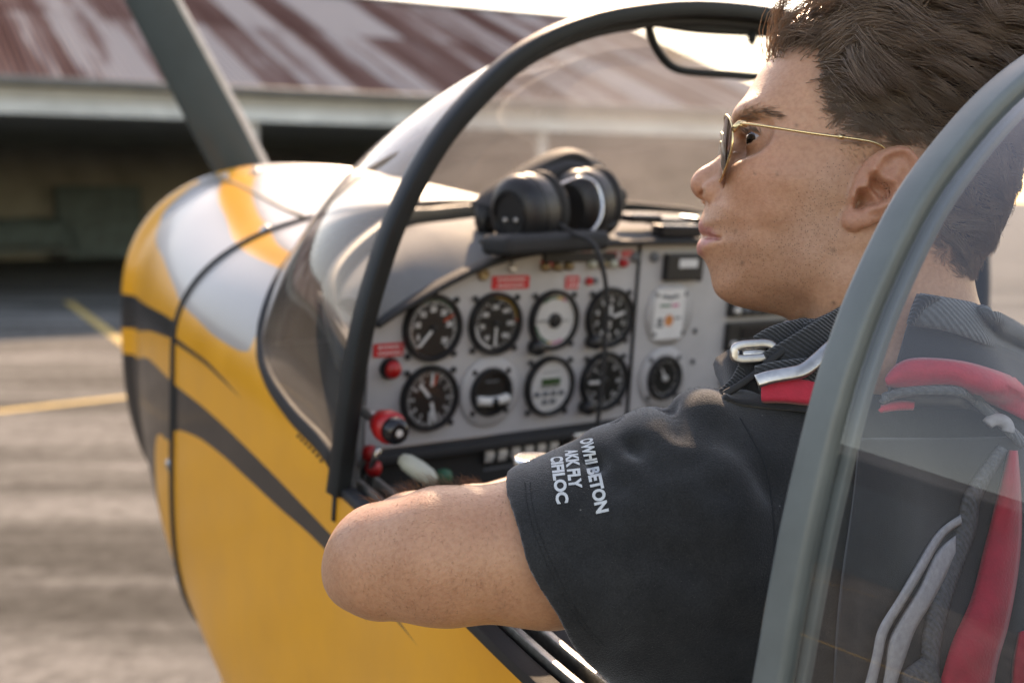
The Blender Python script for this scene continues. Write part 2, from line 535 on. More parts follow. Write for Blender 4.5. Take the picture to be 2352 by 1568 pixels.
q = HMAT.inverted() @ onground(235, 594)
cab = empty('storage_cabinet', (0, 0, 0)); cab.matrix_world = HMAT @ Matrix.Translation(q)
tag(cab, 'tall dark blue steel cabinet standing at the hangar rear', 'cabinet')
b_ = MB(); b_.box((0, .5, 1.02), (1.12, .45, 1.0)); bevel(b_.build('body', M['steel_blue'], cab), .03)
for sx in (-1, 1):
    b_ = MB(); b_.box((sx * .56, .03, 1.02), (.535, .02, .94)); d_ = bevel(b_.build('door', M['tarp_blue'], cab), .01)
    b_ = MB(); b_.box((sx * .08, -.02, 1.0), (.02, .03, .12)); b_.build('handle', M['steel_blue'], d_)
for z in (.55, 1.0, 1.45):
    b_ = MB(); b_.box((0, .0, z), (1.0, .018, .02)); b_.build('rib', M['steel_blue'], cab)
q = HMAT.inverted() @ onground(55, 600)
pal = empty('covered_cart'); pal.matrix_world = HMAT @ Matrix.Translation(q)
tag(pal, 'low cart under a blue grey tarpaulin left of the steel cabinet', 'cart')
V = []
nx, ny = 24, 12
for i in range(nx):
    for j in range(ny):
        u, v = i / (nx - 1) * 2 - 1, j / (ny - 1) * 2 - 1
        z = 1.0 * (1 - max(0, abs(u) - .8) / .2 * .75) * (1 - max(0, abs(v) - .75) / .25 * .7) + .05 * math.sin(7 * u + 3 * v) * math.cos(5 * v)
        V.append((u * 1.35, .5 + v * .7, .12 + max(.1, z)))
mk('tarpaulin', V, gridfaces(nx, ny), M['tarp_blue'], pal)
b_ = MB(); b_.box((0, .5, .28), (1.25, .6, .06)); b_.build('deck', M['steel_blue'], pal)
for sx in (-1, 1):
    for sy in (-1, 1):
        V, F = lathe([(.16, -.05), (.18, -.03), (.18, .03), (.16, .05)], 16, 'y')
        mk('wheel', V, F, M['black_rubber'], pal, loc=(sx * .9, .5 + sy * .5, .18))

# ------------------------------------------------------------------ buildings and trees behind the photographer (seen mirrored in the canopy)
M['workshop_wall'] = mat('workshop_wall', (.030, .030, .028), .8, var=.2, scale=1.)
rear = empty('workshop', (-25, -3, 0)); rear.rotation_euler = (0, 0, math.radians(-86))
tag(rear, 'long dark workshop mirrored in the rear canopy glass', 'building')
b_ = MB(); b_.box((0, 0, 2.2), (24, 5, 2.2)); b_.build('wall', M['workshop_wall'], rear)
V = [(-24.6, -5.6, 4.3), (24.6, -5.6, 4.3), (24.6, 0, 5.6), (-24.6, 0, 5.6), (-24.6, 5.6, 4.3), (24.6, 5.6, 4.3)]
mk('roof', V + [(x, y, z + .08) for x, y, z in V], [(0, 1, 2, 3), (3, 2, 5, 4), (9, 8, 7, 6), (10, 11, 8, 9), (4, 5, 11, 10), (1, 0, 6, 7)], M['gutter_grey'], rear, False)
for i in range(6):
    b_ = MB(); b_.box((-18 + i * 7.2, 5.03, 1.75), (2.6, .05, 1.75)); b_.build('door', M['steel_blue'], rear)

# ------------------------------------------------------------------ aeroplane
AC = .42


def rotx(a): return Matrix.Rotation(a, 4, 'X')


AIR = Matrix.Translation(Vector((-0.09887, 1.37516, -0.15294 + CAM_H))) @ Matrix.Rotation(.642131, 4, 'Z') @ rotx(.081986) @ Matrix.Rotation(.018804, 4, 'Y') @ Matrix.Translation((AC, 0, 0))
AIRI = AIR.inverted()
plane = empty('airplane'); plane.matrix_world = AIR
tag(plane, 'yellow, white and black light aircraft with open cockpit', 'airplane')


def air_s(x, y, s):
    """measured point on the cross-section s metres ahead of the instrument panel, in aircraft axes"""
    o = AIRI @ EYE; d = AIRI @ at(x, y, 1.0) - o
    return o + d * ((s - o.y) / d.y)


def air_d(x, y, d): return AIRI @ at(x, y, d)


def tab(xs, ys):
    xs = np.array(xs, float); ys = np.array(ys, float); o = np.argsort(xs); xs = xs[o]; ys = ys[o]
    m = np.gradient(ys, xs)
    def f(x):
        xx = np.clip(np.asarray(x, float), xs[0], xs[-1])
        i = np.clip(np.searchsorted(xs, xx) - 1, 0, len(xs) - 2)
        h = xs[i + 1] - xs[i]; t = (xx - xs[i]) / h
        return (2*t**3 - 3*t**2 + 1) * ys[i] + (t**3 - 2*t*t + t) * h * m[i] + (-2*t**3 + 3*t*t) * ys[i + 1] + (t**3 - t*t) * h * m[i + 1]
    return f


W_ = tab([1.24, 1.2, 1.1, .85, .55, .25, 0, -.12, -.46, -.57, -.77, -1.2, -2.5], [.28, .380, .408, .475, .535, .568, .592, .605, .672, .691, .708, .715, .52])
ZT = tab([1.24, 1.2, 1.1, .55, .25, -.12, -2.5], [.06, .125, .132, .108, .118, .125, .12])
ZS = tab([1.24, 1.2, .55, .2, -.12, -2.5], [-.16, -.16, -.13, -.14, -.16, -.16])
ZB = tab([1.24, 1.2, 1.1, .8, .55, .2, -.3, -1, -2.5], [-.5, -.62, -.67, -.67, -.67, -.74, -.80, -.78, -.45])
NL = tab([1.24, 1.0, .55, -2.5], [2.6, 3., 5., 5.])
SILL = -.147


def surf(s, v, off=0.):
    s = np.asarray(s, float); v = np.asarray(v, float)
    w, zt, zs, zb, nl = W_(s) - off, ZT(s) - off, ZS(s), ZB(s) + off, NL(s)
    th = v * np.pi; c = np.abs(np.cos(th)); sn = np.sin(th)
    n = np.where(v <= .5, 2.5, nl); r = (c**n + sn**n) ** (-1 / n)
    x = -w * sn * r; h = np.where(v <= .5, zt - zs, zs - zb); z = zs + np.where(v <= .5, 1, -1) * h * c * r
    return np.stack([x, s + 0 * v, z], -1)


VB = tab([-.11, -.09, .042, .139, .193, .223, .278, .36, .44, .485, .50], [.4655, .459, .445, .421, .391, .356, .302, .235, .15, .06, 0.0])
def vtop(s):
    if s >= .50: return 0.0
    if s >= -.09: return float(VB(s))
    # cockpit opening: down to the sill
    zs, zt = float(ZS(s)), float(ZT(s))
    vv = np.linspace(.3, .5, 400); z = surf(np.full(400, s), vv)[:, 2]
    return float(vv[np.argmin(abs(z - SILL))])


YEL = (.80, .348, .015); WHI = (.31, .292, .272); BLK = (.016, .017, .019)


YEL = (.80, .348, .015); WHI = (.31, .292, .272); BLK = (.016, .017, .019)


def paint_mat():
    """paint scheme: stripe edges are curves v(s) over the hull's own coordinates (s along, v around)"""
    m, nt, b, N, L = newmat('aircraft_paint')
    uv = nd(N, 'Attribute', attribute_name='hull')
    sx = nd(N, 'SeparateXYZ'); L.new(uv.outputs['Vector'], sx.inputs[0])
    S, V_ = sx.outputs[0], sx.outputs[1]          # s mapped to 0..1, v in 0..1

    def edge(xs, ys):
        c = nd(N, 'FloatCurve'); cu = c.mapping.curves[0]
        pts = [((x + 1.3) / 2.6, y) for x, y in zip(xs, ys)]
        while len(cu.points) < len(pts): cu.points.new(.5, .5)
        for p_, q_ in zip(cu.points, sorted(pts)): p_.location = q_; p_.handle_type = 'AUTO_CLAMPED'
        c.mapping.extend = 'HORIZONTAL'; c.mapping.update()
        L.new(S, c.inputs['Value']); return c.outputs[0]

    def gt(a_, b_):
        n = nd(N, 'Math', operation='GREATER_THAN')
        for k, q_ in ((0, a_), (1, b_)):
            if isinstance(q_, (int, float)): n.inputs[k].default_value = q_
            else: L.new(q_, n.inputs[k])
        return n.outputs[0]

    def op(o_, a_, b_):
        n = nd(N, 'Math', operation=o_)
        for k, q_ in ((0, a_), (1, b_)):
            if isinstance(q_, (int, float)): n.inputs[k].default_value = q_
            else: L.new(q_, n.inputs[k])
        return n.outputs[0]
    AND = lambda a_, b_: op('MULTIPLY', a_, b_)
    NOT = lambda a_: op('SUBTRACT', 1.0, a_)
    ss = lambda x: (x + 1.3) / 2.6
    ybR = edge([.2, .345, .427, .549, .723, .87, 1.123, 1.24], [.27, .26, .252, .229, .205, .179, .112, .08])
    ybL = edge([.2, .32, .422, .549, .745, .942, 1.15, 1.24], [.29, .286, .282, .272, .242, .216, .167, .15])
    whL = edge([.2, .226, .248, .333, .447, .561, .626, .8, 1.071, 1.125, 1.14], [.40, .409, .413, .415, .406, .396, .382, .356, .325, .29, .2])
    ubT = edge([.205, .30, .38, .532, .546, .60, .792, 1.131, 1.24], [.4785, .468, .462, .463, .4365, .437, .449, .468, .475])
    ubB = edge([.205, .30, .38, .532, .546, .60, .775, 1.126, 1.24], [.4785, .474, .470, .4745, .472, .478, .498, .524, .53])
    lbT = edge([-1.2, -.36, -.25, -.115, .221, .36, .551, .773, 1.123, 1.24], [.5190, .5204, .5208, .5208, .5209, .522, .527, .529, .557, .56])
    lbB = edge([-1.2, -.36, -.25, -.11, -.03, .057, .166, .295, .422, .539, .571, .668, .705, .725, .76, .80], [.5190, .5204, .5250, .532, .534, .538, .541, .545, .554, .572, .584, .593, .612, .70, .86, 1.0])
    white = AND(AND(gt(S, ss(.212)), gt(whL, V_)), NOT(AND(gt(V_, ybR), gt(ybL, V_))))
    white = AND(white, NOT(AND(gt(S, ss(1.142)), gt(V_, .2))))
    blk = AND(AND(gt(S, ss(.206)), gt(V_, ubT)), gt(ubB, V_))
    blk = op('MAXIMUM', blk, AND(gt(V_, lbT), gt(lbB, V_)))
    m0 = nd(N, 'Mix', data_type='RGBA'); L.new(white, m0.inputs[0]); m0.inputs[6].default_value = (*YEL, 1); m0.inputs[7].default_value = (*WHI, 1)
    m1_ = nd(N, 'Mix', data_type='RGBA'); L.new(blk, m1_.inputs[0]); L.new(m0.outputs[2], m1_.inputs[6]); m1_.inputs[7].default_value = (*BLK, 1)
    tc = nd(N, 'TexCoord')
    n1 = nd(N, 'TexNoise', Scale=7., Detail=8., Roughness=.65); L.new(tc.outputs['Object'], n1.inputs['Vector'])
    r1 = nd(N, 'ValToRGB'); r1.color_ramp.elements[0].position = .3; r1.color_ramp.elements[0].color = (.86, .84, .80, 1); r1.color_ramp.elements[1].position = .62
    L.new(n1.outputs['Fac'], r1.inputs[0])
    mx = nd(N, 'Mix', data_type='RGBA', blend_type='MULTIPLY'); mx.inputs[0].default_value = .8
    L.new(m1_.outputs[2], mx.inputs[6]); L.new(r1.outputs[0], mx.inputs[7])
    v1 = nd(N, 'TexVoronoi', Scale=30.); L.new(tc.outputs['Object'], v1.inputs['Vector'])
    sp = nd(N, 'MapRange'); sp.inputs[1].default_value = .055; sp.inputs[2].default_value = .035; sp.inputs[3].default_value = 0; sp.inputs[4].default_value = .8
    L.new(v1.outputs['Distance'], sp.inputs[0])
    n3 = nd(N, 'TexNoise', Scale=3.); L.new(tc.outputs['Object'], n3.inputs['Vector'])
    g1 = nd(N, 'MapRange'); g1.inputs[1].default_value = .56; g1.inputs[2].default_value = .66; L.new(n3.outputs['Fac'], g1.inputs[0])
    m1 = nd(N, 'Math', operation='MULTIPLY'); L.new(sp.outputs[0], m1.inputs[0]); L.new(g1.outputs[0], m1.inputs[1])
    mx2 = nd(N, 'Mix', data_type='RGBA'); L.new(m1.outputs[0], mx2.inputs[0]); L.new(mx.outputs[2], mx2.inputs[6]); mx2.inputs[7].default_value = (.10, .075, .05, 1)
    L.new(mx2.outputs[2], b.inputs['Base Color'])
    mr = nd(N, 'MapRange'); mr.inputs[3].default_value = .26; mr.inputs[4].default_value = .46; L.new(n1.outputs['Fac'], mr.inputs[0]); L.new(mr.outputs[0], b.inputs['Roughness'])
    n2 = nd(N, 'TexNoise', Scale=2.6, Detail=2.); L.new(tc.outputs['Object'], n2.inputs['Vector'])
    bp = nd(N, 'Bump', Strength=.10, Distance=.02); L.new(n2.outputs['Fac'], bp.inputs['Height']); L.new(bp.outputs[0], b.inputs['Normal'])
    b.inputs['Coat Weight'].default_value = .16; b.inputs['Coat Roughness'].default_value = .08; b.inputs['Specular IOR Level'].default_value = .32
    return m


M['paint'] = paint_mat()
M['yellow_paint'] = mat('yellow_paint', YEL, .25, coat=.3)


def shell(name, s_list, m_cols, mat_, off=0., color=True, v_end=1.0, parent=None):
    V = []; C = []; ns = len(s_list)
    for s in s_list:
        v0 = vtop(s); vs = v0 + (v_end - v0) * np.linspace(0, 1, m_cols)
        L_ = surf(np.full(m_cols, s), vs, off)
        V.append(L_); C.append(np.c_[np.full(m_cols, (s + 1.3) / 2.6), vs, np.zeros(m_cols)])
    V = np.array(V); C = np.array(C)
    Vr = V.copy(); Vr[..., 0] *= -1
    n = V.reshape(-1, 3).shape[0]
    F = [(a, d, c, b) for a, b, c, d in gridfaces(ns, m_cols)]
    F2 = [(a + n, b + n, c + n, d + n) for a, b, c, d in gridfaces(ns, m_cols)]
    o = mk(name, np.concatenate([V.reshape(-1, 3), Vr.reshape(-1, 3)]), F + F2, mat_, parent)
    if color:
        at_ = o.data.attributes.new('hull', 'FLOAT_VECTOR', 'POINT')
        at_.data.foreach_set('vector', np.concatenate([C.reshape(-1, 3)] * 2).astype(np.float32).ravel())
    return o


s_nose = np.concatenate([np.linspace(1.24, 1.10, 24), np.linspace(1.095, .545, 110)])
s_body = np.concatenate([np.linspace(.533, -.085, 150), np.linspace(-.095, -2.5, 140)])
cowl = shell('cowling', s_nose, 130, M['paint'], parent=plane)
fus = shell('fuselage', s_body, 130, M['paint'], parent=plane)
liner = shell('cockpit_liner', np.linspace(.50, -2.45, 90), 40, M['interior_dark'], off=.018, color=False, parent=plane)
# nose bowl closing the cowling front
vs = np.linspace(0, 1, 60); ring = surf(np.full(60, 1.24), vs); ring = np.concatenate([ring, (ring * [-1, 1, 1])[::-1][1:-1]])
V = [tuple(p) for p in ring] + [(p[0] * .45, 1.262, -.1 + (p[2] + .1) * .45) for p in ring]; n = len(ring)
mk('nose_bowl', V, [(i, (i + 1) % n, n + (i + 1) % n, n + i) for i in range(n)] + [tuple(range(n, 2 * n))], M['black_gloss'], plane)
# black joint between cowling and fuselage, with a latch dot low on the side
vs = np.linspace(0, 1, 90); ring = surf(np.full(90, .539), vs); ring = np.concatenate([ring, (ring * [-1, 1, 1])[::-1][1:-1]])
V, F = sweep([Vector(p) * 1.0 for p in ring], circ(.0065, 8), closed=True); mk('cowling_joint', V, F, M['black_rubber'], plane)
vs = np.array([.170, .172, .176, .179, .182, .185]); ss = np.linspace(1.15, .545, 6)
for sx in (1, -1):
    V, F = sweep([Vector(surf(s, v) * np.array([sx, 1, 1])) for s, v in zip(ss, vs)], circ(.0035, 6)); mk('cowling_hinge', V, F, M['brass'], plane)
for s, v in ((.552, .235), (.556, .605), (.548, .70), (1.13, .165), (1.12, .115)):
    V, F = lathe([(.012, -.004), (.012, .003), (.007, .006)], 12, 'z'); p = surf(s, v)
    o = mk('fastener', V, F, M['steel_worn'], plane, loc=p); nrm = Vector((p[0], 0, p[2] + .15)); o.rotation_euler = nrm.to_track_quat('Z', 'Y').to_euler()

# ---- propeller
HUB = Vector((.035, 1.30, -.10))
prop = empty('propeller', HUB, plane)
V, F = lathe([(.001, .26), (.05, .235), (.09, .17), (.115, .08), (.125, 0.), (.125, -.03)], 40, 'y'); mk('spinner', V, F, M['yellow_paint'], prop)
M['blade_grey'] = mat('blade_grey', (.036, .056, .063), .42, var=.12, scale=12, bump=.06, bscale=200)
M['blade_edge_sunlit'] = mat('blade_edge_sunlit', (.50, .46, .42), .4, var=.15, scale=30)  # pale tone paints sunlight onto the edge of the blade
BL_ANG = math.radians(-31)


def blade(ang):
    rs = np.linspace(.05, .93, 40); V = []; n = 28; tips = []
    for r in rs:
        f = (r - .05) / .88
        ch = .122 * (1 - .25 * max(0, f - .35) / .65) * (1 if f < .93 else math.sqrt(max(.02, 1 - ((f - .93) / .07) ** 2)))
        ch *= .72 + .28 * min(1, f / .16)
        th = .030 * (1 - .75 * f) + .004; tw = -math.radians(34 - 20 * f)
        for i in range(n):
            a = 2 * math.pi * i / n
            x = .5 * ch * math.cos(a); y = .5 * th * math.sin(a) * (1.15 if math.sin(a) < 0 else .85)
            X = x * math.cos(tw) - y * math.sin(tw); Y = x * math.sin(tw) + y * math.cos(tw)
            V.append((X, Y, r))
    F = gridfaces(len(rs), n, True) + [tuple(range(n)), tuple((len(rs) - 1) * n + i for i in reversed(range(n)))]
    o = mk('blade', V, F, [M['blade_grey'], M['blade_edge_sunlit']], prop)
    for p in o.data.polygons:
        i = (p.index % n)
        if i in (0, 1, 2, n - 1, n - 2, n - 3) and p.index < (len(rs) - 1) * n: p.material_index = 1
    o.rotation_euler = (0, ang, 0)
    return o


blade(BL_ANG); blade(BL_ANG + math.pi)

# ---- windscreen arch, glass and base frame
arch_half = [(-.605, -.150), (-.588, .006), (-.565, .097), (-.541, .157), (-.50, .226), (-.447, .284), (-.392, .328), (-.32, .362), (-.243, .384), (-.136, .402), (0, .409)]
AP = spline([(x, -.12, z) for x, z in arch_half] + [(-x, -.12, z) for x, z in arch_half[-2::-1]], 97)
V, F = sweep(AP, rrect(.0125, .0092, .004, 2), up=(0, 1, 0)); mk('windscreen_arch', V, F, M['frame_dark'], plane); sharp(plane.children[-1], 40)
V, F = sweep(AP * np.array([.972, 1, .965]) + np.array([0, .012, 0]), circ(.006, 8), up=(0, 1, 0)); mk('arch_seal', V, F, M['black_rubber'], plane)
bs = np.concatenate([np.linspace(-.10, .193, 14), np.linspace(.21, .36, 12), np.linspace(.38, .4999, 16)])
BL = surf(bs, np.array([vtop(s) if s > -.09 else float(VB(s)) for s in bs]))
BP = np.concatenate([BL, (BL * [-1, 1, 1])[::-1][1:]])
d_ = np.r_[0, np.cumsum(np.linalg.norm(np.diff(BP, axis=0), axis=1))]; tt = np.linspace(0, d_[-1], 97)
BP = np.stack([np.interp(tt, d_, BP[:, k]) for k in range(3)], 1)
nr = 22; V = []
for i in range(nr):
    f = i / (nr - 1)
    base = AP * (1 - f) + BP * f
    mid = (AP + BP) / 2; nrm = mid - np.array([0, -.05, -.12]); nrm /= np.linalg.norm(nrm, axis=1)[:, None]
    bul = 4 * f * (1 - f) * .045 * (np.sin(np.pi * np.linspace(0, 1, 97)) ** .8)[:, None]
    V.append(base + nrm * bul)
V = np.array(V)
V[0] += np.array([0, .004, 0])
GW = V.copy()
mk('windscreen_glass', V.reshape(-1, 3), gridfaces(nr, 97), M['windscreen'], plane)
cn_ = GW.mean((0, 1)); band_ = []
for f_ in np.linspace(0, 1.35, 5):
    k_ = int(f_); q_ = GW[k_] * (1 - (f_ - k_)) + GW[k_ + 1] * (f_ - k_); o_ = q_ - np.array([0, 0, -.05]); o_[:, 1] = 0; o_ /= np.linalg.norm(o_, axis=1)[:, None]; band_.append(q_ + o_ * .0018)
band_ = np.array(band_)[:, 2:-2]
mk('sky_reflection_band', band_.reshape(-1, 3), gridfaces(5, band_.shape[1]), M['reflection_grey'], plane)  # pale strip added as the sky reflection on the glass beside the arch
V, F = sweep(BP + np.array([0, -.004, .004]), rrect(.010, .004, .002, 2), up=(0, 0, 1)); mk('windscreen_base_seal', V, F, M['black_rubber'], plane)
bandp = [(-.585, -.09, -.02), (-.545, .02, .055)] + [tuple(air_s(x, y, s_)) for x, y, s_ in ((905, 514, .19), (1000, 496, .27), (1100, 486, .33), (1250, 478, .385), (1420, 479, .405), (1530, 488, .37), (1620, 503, .31))] + [(.545, .02, .055), (.585, -.09, -.02)]
inner = spline(bandp, 97)
V, F = sweep(inner, rrect(.0125, .007, .003, 2), up=(0, 0, 1)); mk('windscreen_base_frame', V, F, M['frame_dark'], plane)
V, F = sweep(AP[18:80] * np.array([.968, 1, .962]) + np.array([0, .020, 0]), rrect(.0022, .0012, .0008, 1), up=(0, 1, 0)); mk('edge_highlight_strip', V, F, M['chrome'], plane)  # chrome strip added to give the sunlit highlights along the acrylic edge
sp_ = MB()
rs_ = random.Random(5)
for k in range(46):
    i_, j_ = rs_.randint(3, 15), rs_.randint(22, 74); c_ = GW[i_, j_]; r_ = rs_.uniform(.0006, .0015)
    Vq, Fq = lathe([(.0001, -r_), (r_ * .8, -r_ * .6), (r_, 0), (r_ * .8, r_ * .6), (.0001, r_)], 6, 'z', False)
    sp_.add([(x + c_[0], y + c_[1], z + c_[2]) for x, y, z in Vq], Fq)
tag(sp_.build('dirt_specks', M['white_plastic'], plane, True), kind='stuff')
# yellow fairing strip under the glass, fastened with a row of rivets
for sx in (-1, 1):
    me = None
    for k in range(7):
        s = -.07 + k * .012
        p = surf(s, vtop(s) + .012 + .0 * k)
        if me is None:
            V, F = lathe([(.0022, -.002), (.0022, .0008), (.001, .0014)], 8, 'x')
            o = mk('rivet', V, F, M['black_rubber'], plane, loc=(p[0] * -sx, p[1], p[2])); me = o.data
        else:
            o = bpy.data.objects.new('rivet', me); link(o, plane); o.location = (p[0] * -sx, p[1], p[2])
    # black sealant below the arch foot
    s_ = np.linspace(-.112, -.118, 8)
    V, F = sweep([Vector((W_(-.115) * sx * 1.0003, -.115 + .0007 * math.sin(9 * k), -.085 - k * .012)) for k in range(9)], rrect(.0035, .0028, .001, 1), up=(0, 1, 0)); mk('joint_sealant', V, F, M['black_rubber'], plane)

# ---- sill rails
s_r = np.linspace(-.125, -2.2, 60)
for sx in (-1, 1):
    for nm, off, w, z, h, mt in (('sill_seal', .008, .0085, SILL + .001, .005, 'black_rubber'), ('sill_channel', .030, .014, SILL - .008, .006, 'frame_dark'),
                                 ('canopy_rail', .0235, .0032, SILL + .004, .007, 'alu_rail'), ('canopy_rail', .044, .0032, SILL + .004, .007, 'alu_rail'), ('sill_trim', .068, .013, SILL - .006, .006, 'interior_dark')):
        path = [Vector((sx * (float(W_(s)) - off), s, z)) for s in s_r]
        V, F = sweep(path, rrect(h, w, min(h, w) * .35, 2), up=(0, 0, 1)); sharp(mk(nm, V, F, M[mt], plane), 40)
    # inner side wall below the sill
    V = []
    for s in s_r:
        x = float(W_(s)) - .075
        V += [(sx * x, s, SILL - .004), (sx * (x - .004), s, SILL - .16), (sx * (x - .03), s, SILL - .42)]
    mk('side_trim', V, gridfaces(len(s_r), 3), M['interior_dark'], plane)

# ---- canopy hoop and rear canopy
hoop_half = [(-.698, -.160), (-.684, -.057), (-.680, -.014), (-.674, .036), (-.663, .094), (-.652, .132), (-.636, .168), (-.609, .211), (-.574, .246), (-.536, .275), (-.49, .300), (-.41, .335), (-.31, .367), (-.2, .392), (-.1, .404), (0, .408)]
HS = -.77
HP = spline([(x, HS, z) for x, z in hoop_half] + [(-x, HS, z) for x, z in hoop_half[-2::-1]], 121)
HU = []
V, F = sweep(HP + np.array([0, .001, 0]), rrect(.0100, .0078, .0035, 3), up=(0, 1, 0)); sharp(mk('canopy_hoop', V, F, M['canopy_grey'], plane), 50)
V, F = sweep(HP * np.array([.985, 1, .985]) + np.array([0, -.0110, 0]), rrect(.0035, .0035, .0015, 2), up=(0, 1, 0)); mk('canopy_inner_frame', V, F, M['canopy_grey'], plane)
V, F = sweep(HP * np.array([1.003, 1, 1.003]) + np.array([0, .0105, 0]), circ(.0016, 8), up=(0, 1, 0)); mk('canopy_edge_seal', V, F, M['alu_rail'], plane)
nr = 60; V = []
for i in range(nr):
    f = i / (nr - 1); s = HS - .012 - 1.35 * f
    k = 1 - .52 * f ** 2.2; kx = 1.002 + .012 * math.sin(math.pi * f) - .22 * f ** 2
    P = HP.copy(); P[:, 0] *= kx; P[:, 2] = SILL + (P[:, 2] - SILL) * k; P[:, 1] = s
    V.append(P)
mk('canopy_glass', np.array(V).reshape(-1, 3), gridfaces(nr, 121), M['canopy_glass'], plane)
V, F = sweep(V[-1], rrect(.012, .01, .004, 2), up=(0, 1, 0)); mk('canopy_rear_frame', V, F, M['canopy_grey'], plane)

# ---- glareshield and instrument panel
parc = [(-.505, .007), (-.455, .033), (-.347, .077), (-.216, .097), (-.1, .102), (0, .103)]
PARC = spline([(x, 0, z) for x, z in parc] + [(-x, 0, z) for x, z in parc[-2::-1]], 61)
tgt = inner[np.linspace(8, 88, 61).astype(int)] + np.array([0, -.006, -.010])
V = []
for i in range(14):
    f = i / 13; P = PARC * (1 - f) + tgt * f; P = P + np.array([0, 0, .02]) * (math.sin(math.pi * f)); P[:, 1] += -.012 * (1 - f); V.append(P)
mk('glareshield', np.array(V).reshape(-1, 3), gridfaces(14, 61), M['shield_grey'], plane)
V, F = sweep(PARC + np.array([0, -.010, .002]), rrect(.0035, .012, .002, 2), up=(0, 0, 1)); mk('glareshield_lip', V, F, M['black_rubber'], plane)
# panel plate with thickness
out = [(-.505, -.146)] + [(p[0], p[2] - .003) for p in PARC] + [(.505, -.146)]
n = len(out)
V = [(x, 0, z) for x, z in out] + [(x, .004, z) for x, z in out]
pn = mk('instrument_panel', V, [tuple(range(n)), tuple(reversed(range(n, 2 * n)))] + [(i, n + i, n + (i + 1) % n, (i + 1) % n) for i in range(n)], M['panel_grey'], plane, False)
# back box so no light leaks through
V, F = sweep([(-.085, -.002, .098), (-.083, -.002, -.145)], rrect(.0022, .0022, .001, 1), up=(0, 1, 0)); mk('panel_divider', V, F, M['frame_dark'], plane)
b_ = MB(); b_.box((0, .006, -.30), (.51, .02, .153)); bevel(b_.build('sub_panel', M['interior_dark'], plane), .004)
b_ = MB(); b_.box((0, -.016, -.152), (.51, .014, .006)); bevel(b_.build('panel_lower_lip', M['black_rubber'], plane), .003)
b_ = MB(); b_.box((0, .34, -.36), (.50, .01, .28)); b_.build('firewall', M['interior_dark'], plane)
# side cheek between panel edge and hull
for sx in (-1, 1):
    V = [(sx * .505, .004, -.30), (sx * .505, .004, .004), (sx * .587, -.11, -.14), (sx * .587, -.11, .0), (sx * .575, .0, .05)]
    mk('panel_cheek', V, [(0, 1, 3, 2), (1, 4, 3)], M['shield_grey'], plane, False)

# seats (mostly hidden by the pilot)
M['seat_fabric'] = mat('seat_fabric', (.030, .030, .032), .9, var=.2, bump=.5, bscale=300)
for sx in (-1, 1):
    st = empty('seat', (sx * .27, -.62, -.42), plane)
    b_ = MB(); b_.box((0, 0, 0), (.23, .25, .05)); bevel(b_.build('cushion', M['seat_fabric'], st), .03, 4)
    b_ = MB(); b_.box((0, -.30, .22), (.23, .04, .27), Matrix.Rotation(math.radians(12), 4, 'X')); bevel(b_.build('backrest', M['seat_fabric'], st), .03, 4)
b_ = MB(); b_.box((0, -1.0, -.10), (.62, .02, .20)); bevel(b_.build('rear_bulkhead', M['interior_dark'], plane), .005)
b_ = MB(); b_.box((0, -1.35, .00), (.58, .35, .01)); b_.build('parcel_shelf', M['interior_dark'], plane)
# undercarriage under the frame
for sx in (-1, 1):
    u = empty('main_gear', (sx * .62, .32, -.62), plane)
    V, F = sweep([(-sx * .15, 0, .1), (0, 0, -.25), (sx * .12, .03, -.48)], rrect(.05, .02, .01, 2), up=(0, 1, 0)); mk('gear_leg', V, F, M['yellow_paint'], u)
    V, F = lathe([(.09, -.06), (.15, -.065), (.18, -.03), (.18, .03), (.15, .065), (.09, .06)], 28, 'x'); mk('tyre', V, F, M['black_rubber'], u, loc=(sx * .18, .03, -.50))

# ------------------------------------------------------------------ instruments
def text_on(parent, name, s, size, x, z, y, mt, rot=0., bold=True):
    V, F = text_mesh(s, size, bold)
    c, sn = math.cos(rot), math.sin(rot)
    oy = -size * .34
    return mk(name, [(x + (vx * c + (vy + oy) * sn), y, z + (-vx * sn + (vy + oy) * c)) for vx, vy, _ in V], F, M[mt], parent, False)


def polar(ang, r): return r * math.sin(math.radians(ang)), r * math.cos(math.radians(ang))


def arcband(a0, a1, r0, r1, y, n=24):
    V = []; F = []
    for i in range(n + 1):
        a = a0 + (a1 - a0) * i / n
        for r in (r0, r1):
            x, z = polar(a, r); V.append((x, y, z))
    for i in range(n): F.append((2 * i, 2 * i + 1, 2 * i + 3, 2 * i + 2))
    return V, F


SCREW = None


def screws(parent, r, angs=(45, 135, 225, 315), y=-.002, size=.0042):
    global SCREW
    for a in angs:
        x, z = polar(a, r)
        if SCREW is None:
            V, F = lathe([(.0042, 0.), (.0042, -.0012), (.0030, -.0024), (.0001, -.0024)], 10, 'y', False)
            o = mk('screw', V, F, M['black_plastic'], parent, loc=(x, y, z)); SCREW = o.data
        else:
            o = bpy.data.objects.new('screw', SCREW); link(o, parent); o.location = (x, y, z)


